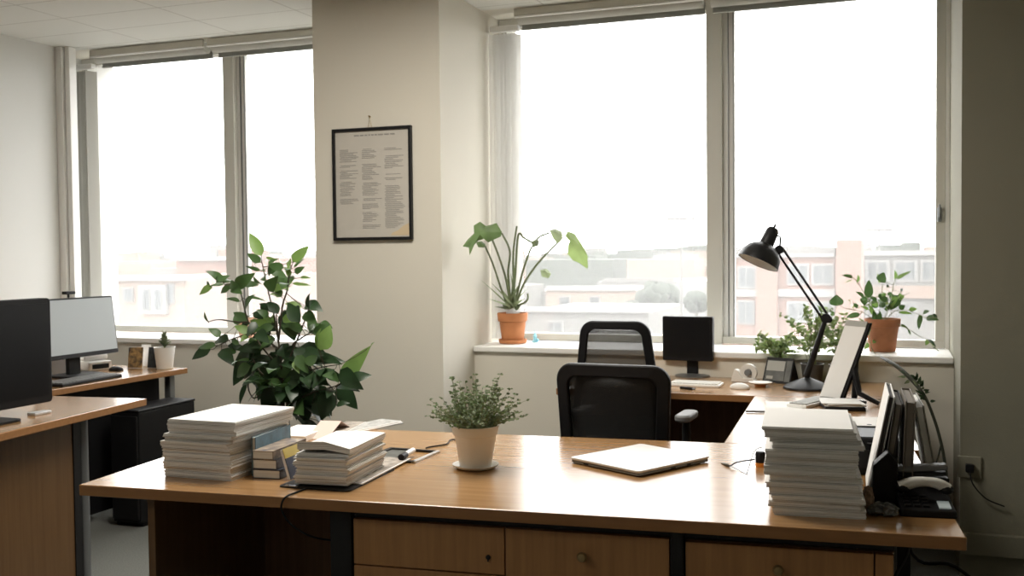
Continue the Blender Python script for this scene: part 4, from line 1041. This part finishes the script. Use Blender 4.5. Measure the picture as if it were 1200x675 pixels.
# desk telephone
p = atz(1082, 606, DT)
t = thing('desk_telephone', 'black desk telephone with small lit display at desk right corner', 'telephone', (p.x, p.y+.03, DT), R(8))
MB().add([(-.055, -.035, 0), (.07, -.035, 0), (.07, .13, 0), (-.055, .13, 0), (-.053, -.033, .016), (.068, -.033, .016), (.068, .128, .052), (-.053, .128, .052)], [(3, 2, 1, 0), (4, 5, 6, 7), (0, 1, 5, 4), (1, 2, 6, 5), (2, 3, 7, 6), (3, 0, 4, 7)]).build('base', BLACK, t, bev=.004)
MB().box((0, 0, 0), (.026, .036, .003), T(.045, -.006, .0245) @ Rx(R(12.4))).build('display', SCREENP, t)
kk = MB()
for i in range(3):
    for j in range(4): kk.box((0, 0, 0), (.014, .010, .004), T(-.035+i*.02, -.012+j*.017, .023+j*.0037) @ Rx(R(12.4)))
kk.build('keypad', BLACKM, t)
t = thing('stapler', 'grey topped stapler lying on the telephone', 'stapler', (p.x+.005, p.y+.135, DT+.056), R(4))
MB().box2((-.06, -.02, 0), (.055, .02, .012)).build('base', BLACK, t, bev=.003)
MB().box2((-.058, -.016, .014), (.05, .016, .024), Ry(R(-3))).build('magazine_bar', BLACKM, t, bev=.002)
MB().box2((-.06, -.018, .026), (.055, .018, .040), Ry(R(-5))).build('top_arm', MATS['arm_grey'], t, bev=.004)
t = thing('phone_handset', 'pale curved handset resting on the telephone front', 'handset', (p.x+.005, p.y+.06, DT+.048), R(6))
q = smooth_path([(-.055, 0, .006), (-.03, 0, .018), (.0, 0, .022), (.03, 0, .018), (.05, 0, .006)], 5)
MB().tube(q, [.011+.004*abs(i/len(q)-.5)*2 for i in range(len(q))], 10).build('grip', MATS['pale_keys'], t, smooth=True)
MB().ball((-.05, 0, .006), .017, 10, (1, 1, .7)).build('earpiece', BLACK, t, smooth=True); MB().ball((.047, 0, .006), .017, 10, (1, 1, .7)).build('mouthpiece', BLACK, t, smooth=True)

# cables under the desk at right
for k, (pts, lab) in enumerate((
    ([dk(2.13, .75, .71), dk(2.12, .62, .45), dk(2.14, .55, .2), dk(2.12, .50, .01)], 'black cable hanging straight down under the desk right end'),
    ([dk(2.20, .8, .71), dk(2.19, .70, .52), dk(2.14, .6, .4), dk(2.22, .55, .05), dk(2.3, .5, .01)], 'black cable crossing diagonally under the desk right end'),
    ([dk(2.16, .9, .71), dk(2.20, .7, .50), dk(2.30, .60, .50), dk(2.42, .6, .38), dk(2.46, .7, .2), dk(2.45, .9, .012)], 'black cable looping out right of the drawer cabinet'))):
    tag(MB().tube(smooth_path(pts), .005, 8).build('loose_cable', BLACK, smooth=True), lab, 'cable', 'cables under the desk')

# ------------------------------------------------------------------ left desks items
xm_ = -3.16
M_r = atx(57, 470, xm_); M_t = atx(53, 349, xm_)
t = thing('monitor', 'large black monitor at left edge of the photo on the left desk', 'monitor', (xm_, M_r.y-.30, DT), R(90))
ht = M_t.z-DT; zb = M_r.z-DT
MB().prism(rrect(.60, .60, zb, ht, .016, 5), -.022, .022, XZ).build('casing', BLACK, t, bev=.004)
MB().box2((-.28, -.0235, zb+.03), (.28, -.0222, ht-.02)).build('screen', SCREENB, t)
MB().box2((-.05, -.01, .012), (.05, .03, zb+.05)).build('neck', BLACK, t, bev=.003)
MB().prism(rrect(.20, .20, -.08, .06, .03, 4), 0, .010).build('stand_base', BLACK, t, bev=.003)
MB().box2((.20, -.03, 0), (.285, .012, .012)).build('silver_foot', SILVER, t, bev=.003)
xs_ = -3.98
s1, s2, s3 = atx(131, 346, xs_), atx(138, 412, xs_), atx(57, 422, xs_)
yc = s1.y-.28
t = thing('monitor', 'grey lit monitor with webcam on the far left corner desk', 'monitor', (xs_, yc, DT), R(90))
zb, zt = s2.z-DT, s1.z-DT
Mt = T(0, -.03, 0) @ Rx(R(-7))
MB().prism(rrect(.56, .56, zb, zt, .006, 2), -.012, .020, Mt @ XZ).build('casing', BLACK, t, bev=.002)
MB().box2((-.272, -.0225, zb+.022), (.272, -.0205, zt-.009), Mt).build('screen', SCREENL, t)
MB().box2((-.04, .0, .01), (.04, .025, zb+.06)).build('neck', BLACK, t, bev=.003)
MB().prism(rrect(.24, .24, -.09, .09, .03, 4), 0, .012).build('stand_base', BLACK, t, bev=.003)
pc = atx(80, 343, xs_)
MB().box2((pc.y-yc-.035, -.02, zt+.018), (pc.y-yc+.03, .01, zt+.034)).box2((pc.y-yc-.005, -.005, zt), (pc.y-yc+.005, .005, zt+.02)).build('webcam', BLACK, t, bev=.003)
keyboard('dark grey keyboard on the corner desk in front of the grey monitor', (-3.775, 4.02, DT), R(93), .43, .14, BLACK, MATS['arm_grey'], 5, 17, .014)
p = atz(133, 435, DT)
t = thing('computer_mouse', 'black computer mouse beside the dark keyboard on the corner desk', 'mouse', p+V((0, .02, 0)), R(85))
mouse_mb(.028, (1, 1.7, .75)).build('body', BLACK, t, smooth=True)
MB().box2((-.002, .012, .023), (.002, .03, .026)).build('wheel', SILVER, t)
def card(label, px, py, wd, hh, m, rz, name='greeting_card'):
    p = atz(px, py, DT)
    t = thing(name, label, 'card', p, R(rz))
    MB().box2((-wd/2, 0, 0), (wd/2, .004, hh), Rx(R(-10))).build('board', PAPER, t)
    MB().box2((-wd/2+.002, -.001, .002), (wd/2-.002, 0, hh-.002), Rx(R(-10))).build('picture', m, t)
    MB().box2((-.02, .02, .0), (.02, .023, hh*.75), T(0, .032, 0) @ Rx(R(14))).build('back_flap', PAPER, t)
card('small picture card with warm colours standing on the corner desk', 158, 431.5, .088, .118, PHOTOM, 14)
card('dark picture card standing between warm card and white pot', 179, 431.5, .072, .118, mat('night_print', (.05, .055, .06), .5, noise_amt=.8, noise_scale=30), 6)
card('white card standing behind the picture cards on the corner desk', 169, 429.5, .06, .125, PAPER, 4)
p = atz(103, 434, DT)
t = thing('paper_box', 'white paper box behind the grey monitor stand', 'box', (-4.16, 4.25, DT), R(80))
MB().box2((-.09, -.05, 0), (.10, .05, .10)).build('box', PAPER, t, bev=.003)
p = atz(131, 425, DT)
t = thing('desk_phone', 'white telephone set at right of grey monitor on corner desk', 'telephone', (-4.10, 4.46, DT), R(75))
MB().box2((-.07, -.06, 0), (.07, .06, .05)).build('base', CERAMW, t, bev=.008)
MB().box2((-.075, -.02, .052), (.075, .02, .085)).build('handset', CERAMW, t, bev=.012)
MB().box2((-.05, -.062, .01), (.05, -.058, .035)).build('front_strip', BLACK, t)

# ------------------------------------------------------------------ outside
GZ = -9.0
GROUND = mat('street_ground', (.085, .082, .076), .95, noise_amt=.35, noise_scale=.15)
struct(MB().box2((-600, 7, GZ-1), (500, 900, GZ)).build('ground', GROUND))
struct(MB().box2((XL-2, 5.76, GZ), (XR+2, 6.0, -.05)).build('trim_1', WALL))
PEACH = mat('peach_render', (.20, .145, .115), .9); BRICK = mat('pale_brick', (.17, .092, .068), .9, noise_amt=.15, noise_scale=.6)
CONC = mat('pale_concrete', (.125, .122, .115), .9); WING = mat('window_dark', (.035, .042, .046), .3); WHT = mat('white_render', (.19, .187, .18), .9)
def bld(label, y, rects, depth=14, cat='building', wname=None):
    """rects: (px0, py0, px1, py1, material, stand-out in m, part name); first is the main wall, run to the ground"""
    x0, y0, x1, y1 = rects[0][:4]
    A = aty(x0, y0, y); B = aty(x1, y0, y); ztop = (A.z+B.z)/2
    org = V(((A.x+B.x)/2, y, GZ))
    t = thing(wname or 'apartment_building', label, cat, org)
    MB().box2((A.x-org.x, 0, 0), (B.x-org.x, depth, ztop-GZ)).build('wall', rects[0][4], t)
    for (a0, b0, a1, b1, m, so, nm) in rects[1:]:
        P = aty(a0, b0, y-so); Q = aty(a1, b1, y-so)
        if nm in ('tower', 'chimney', 'roof_block', 'pier'):
            MB().box2((P.x-org.x, -so, 0 if nm in ('tower', 'pier') else Q.z-GZ), (Q.x-org.x, (5 if nm != 'chimney' else 1.2), P.z-GZ)).build(nm, m, t)
        elif nm == 'window':
            f = MB().box2((P.x-org.x, -so-.02, Q.z-GZ), (Q.x-org.x, .3, P.z-GZ)).build('window', WHT, t)
            e = .10*abs(Q.x-P.x)
            MB().box2((P.x-org.x+e, -so-.05, Q.z-GZ+e), ((P.x+Q.x)/2-org.x-e*.4, -so-.02, P.z-GZ-e)).box2(((P.x+Q.x)/2-org.x+e*.4, -so-.05, Q.z-GZ+e), (Q.x-org.x-e, -so-.02, P.z-GZ-e)).build('pane', m, f)
        else:
            MB().box2((P.x-org.x, -so, Q.z-GZ), (Q.x-org.x, .2, P.z-GZ)).build(nm, m, t)
    return t
bld('peach building with white parapet seen through the far left window', 46, [(100, 326, 216, 390, PEACH), (96, 323, 218, 329, WHT, .4, 'parapet'), (143, 337, 156, 354, WING, .1, 'window'), (162, 334, 194, 368, WHT, .3, 'balcony'), (166, 338, 176, 364, WING, .35, 'window'), (180, 338, 190, 364, WING, .35, 'window'), (196, 332, 204, 356, WING, .1, 'window')])
bld('orange brick building right of the peach one through the left window', 62, [(206, 303, 300, 390, BRICK), (205, 301, 302, 305, WHT, .4, 'parapet'), (246, 287, 254, 306, CONC, .2, 'chimney'), (256, 293, 268, 306, BRICK, .1, 'roof_block'), (226, 326, 246, 340, WING, .1, 'window'), (276, 326, 292, 340, WING, .1, 'window'), (226, 352, 246, 366, WING, .1, 'window')])
bld('brick building with stair tower seen through the right window', 58, [(846, 301, 985, 400, BRICK), (846, 291, 978, 301, CONC, -.6, 'roof_block'), (980, 281, 1009, 400, BRICK, 1.2, 'tower'),
    (846, 298, 978, 301, WHT, .3, 'parapet'), (864, 312, 886, 338, WING, .1, 'window'), (922, 309, 948, 334, WING, .1, 'window'), (951, 309, 977, 334, WING, .1, 'window'), (886, 307, 911, 400, BRICK, .5, 'pier'),
    (864, 352, 884, 380, WING, .1, 'window'), (922, 353, 948, 378, WING, .1, 'window'), (951, 353, 977, 378, WING, .1, 'window'), (846, 339, 978, 348, WHT, .25, 'floor_band')])
bld('pale concrete block right of the brick stair tower', 66, [(1010, 297, 1108, 400, CONC), (1010, 294, 1110, 299, WHT, .3, 'parapet'), (1014, 305, 1042, 330, WING, .1, 'window'), (1047, 305, 1075, 330, WING, .1, 'window'), (1079, 305, 1104, 330, WING, .1, 'window'), (1012, 335, 1106, 350, PEACH, .3, 'floor_band'), (1014, 354, 1042, 376, WING, .1, 'window'), (1047, 354, 1075, 376, WING, .1, 'window')])
bld('low white building beyond the trees behind the chairs', 130, [(700, 330, 830, 352, WHT), (705, 326, 790, 331, CONC, .3, 'parapet'), (712, 336, 728, 346, WING, .1, 'window'), (745, 336, 760, 346, WING, .1, 'window')])
bld('low pinkish building in the middle distance right of the monstera', 110, [(640, 340, 745, 368, PEACH), (640, 335, 745, 341, WHT, .3, 'parapet'), (655, 347, 668, 358, WING, .1, 'window'), (690, 347, 703, 358, WING, .1, 'window')])
bld('grey shed roofed building nearest below the middle window', 75, [(612, 366, 760, 400, CONC), (612, 360, 762, 367, WHT, .4, 'parapet'), (640, 376, 660, 390, WING, .1, 'window')])
# far town, uncountable in the haze
rnd = random.Random(77); mb = MB()
for k in range(420):
    y = rnd.uniform(170, 620); x = rnd.uniform(-1.05, .30)*y; hh = rnd.uniform(3, 9.2)+max(0, (y-250)*.014); w_ = rnd.uniform(6, 20); mb.mi = rnd.choice((0, 0, 1, 2, 3))
    mb.box2((x, y, GZ), (x+w_, y+w_, GZ+hh))
o = mb.build('distant_town', [CONC, WHT, PEACH, mat('tree_mass', (.06, .068, .058), .95)]); o['kind'] = 'stuff'; tag(o, 'hazy distant town of low roofs along the horizon', 'town')
# trees and lamp posts
TREE = mat('tree_foliage', (.045, .055, .042), .95, noise_amt=.3, noise_scale=.8)
def tree(px, py0, py1, y, wpx, label, seed):
    P = aty(px, py0, y); Q = aty(px, py1, y); t = thing('street_tree', label, 'tree', (P.x, y, GZ), 0, 'round street trees outside')
    rnd = random.Random(seed); mb = MB(); r = wpx/2/FOC*y*1.05; cz = (P.z+Q.z)/2-GZ
    for k in range(26):
        a = rnd.uniform(0, 2*PI); b = rnd.uniform(-1, 1); q = math.sqrt(1-b*b)*rnd.uniform(.4, .75)
        mb.ball((r*q*math.cos(a), r*q*math.sin(a), cz+b*.6*(P.z-Q.z)/2), r*rnd.uniform(.3, .48), 6)
    for v_ in mb.v: v_ += V((rnd.uniform(-1, 1), rnd.uniform(-1, 1), rnd.uniform(-1, 1)))*r*.05
    mb.build('crown', TREE, t, smooth=True); MB().tube([(0, 0, 0), (0, 0, cz)], [.25, .15], 8).build('trunk', STEMB, t)
tree(770, 331, 366, 95, 50, 'round grey-green tree left of the tall street light', 1)
tree(816, 341, 366, 100, 30, 'smaller round tree right of the tall street light', 2)
tree(740, 352, 372, 90, 22, 'small round tree lowest in the street view', 3)
def post(px, y, ptop, label):
    P = aty(px, ptop, y); t = thing('street_light', label, 'street light', (P.x, y, GZ)); hh = P.z-GZ
    MB().tube([(0, 0, 0), (0, 0, hh)], [.16, .09], 8).build('mast', GREYM if 0 else CONC, t)
    MB().box2((-1.1, -.15, hh-.1), (1.1, .15, hh+.15)).build('lamp_head', CONC, t)
post(798, 80, 257, 'tall street light mast seen left of the window mullion')
post(1030, 90, 270, 'street light mast rising behind the brick stair tower')

# ------------------------------------------------------------------ light
W = bpy.data.worlds.new('overcast_sky'); scene.world = W; W.use_nodes = True
bg = W.node_tree.nodes['Background']; bg.inputs['Color'].default_value = (1.0, 1.0, .985, 1); bg.inputs['Strength'].default_value = 6.9
def ceiling_light(x, y, sx, sy, power, label, col=(1, .945, .85)):
    t = thing('ceiling_light', label, 'ceiling light', (x, y, ZC))
    MB().box2((-sx/2-.03, -sy/2-.03, -.03), (sx/2+.03, sy/2+.03, -.001)).build('housing', WHITE, t, bev=.003)
    L = bpy.data.lights.new('lamp_panel', 'AREA'); L.shape = 'RECTANGLE'; L.size = sx; L.size_y = sy; L.energy = power; L.color = col
    o = bpy.data.objects.new('lamp_panel', L); C.objects.link(o); o.parent = t; o.location = (0, 0, -.035)
ceiling_light(-1.65, 3.1, 1.2, .6, 57, 'ceiling light panel above the chairs')
ceiling_light(-2.3, .1, 1.2, .6, 14, 'added fill light panel behind the camera, out of the picture')  # weak unseen fill panel, added to brighten the dark desk fronts

# ------------------------------------------------------------------ camera
cd = bpy.data.cameras.new('camera'); cam = bpy.data.objects.new('camera', cd); C.objects.link(cam)
cd.sensor_width = 36; cd.sensor_fit = 'HORIZONTAL'; cd.lens = 36*FOC/1200.; cd.clip_end = 2000; cd.clip_start = .05
m3 = Matrix((RT, UP, -FW)).transposed(); cam.matrix_world = Matrix.Translation(CAM) @ m3.to_4x4()
cd.dof.use_dof = True; cd.dof.focus_distance = 3.1; cd.dof.aperture_fstop = 7.0
scene.camera = cam
vs = scene.view_settings; vs.view_transform = 'Standard'; vs.look = 'None'; vs.gamma = 1.0; vs.exposure = 0.0; vs.use_curve_mapping = False
scene.cycles.use_denoising = True; scene.cycles.max_bounces = 10; scene.cycles.transparent_max_bounces = 16; scene.cycles.caustics_reflective = False; scene.cycles.caustics_refractive = False
scene.cycles.sample_clamp_indirect = 8
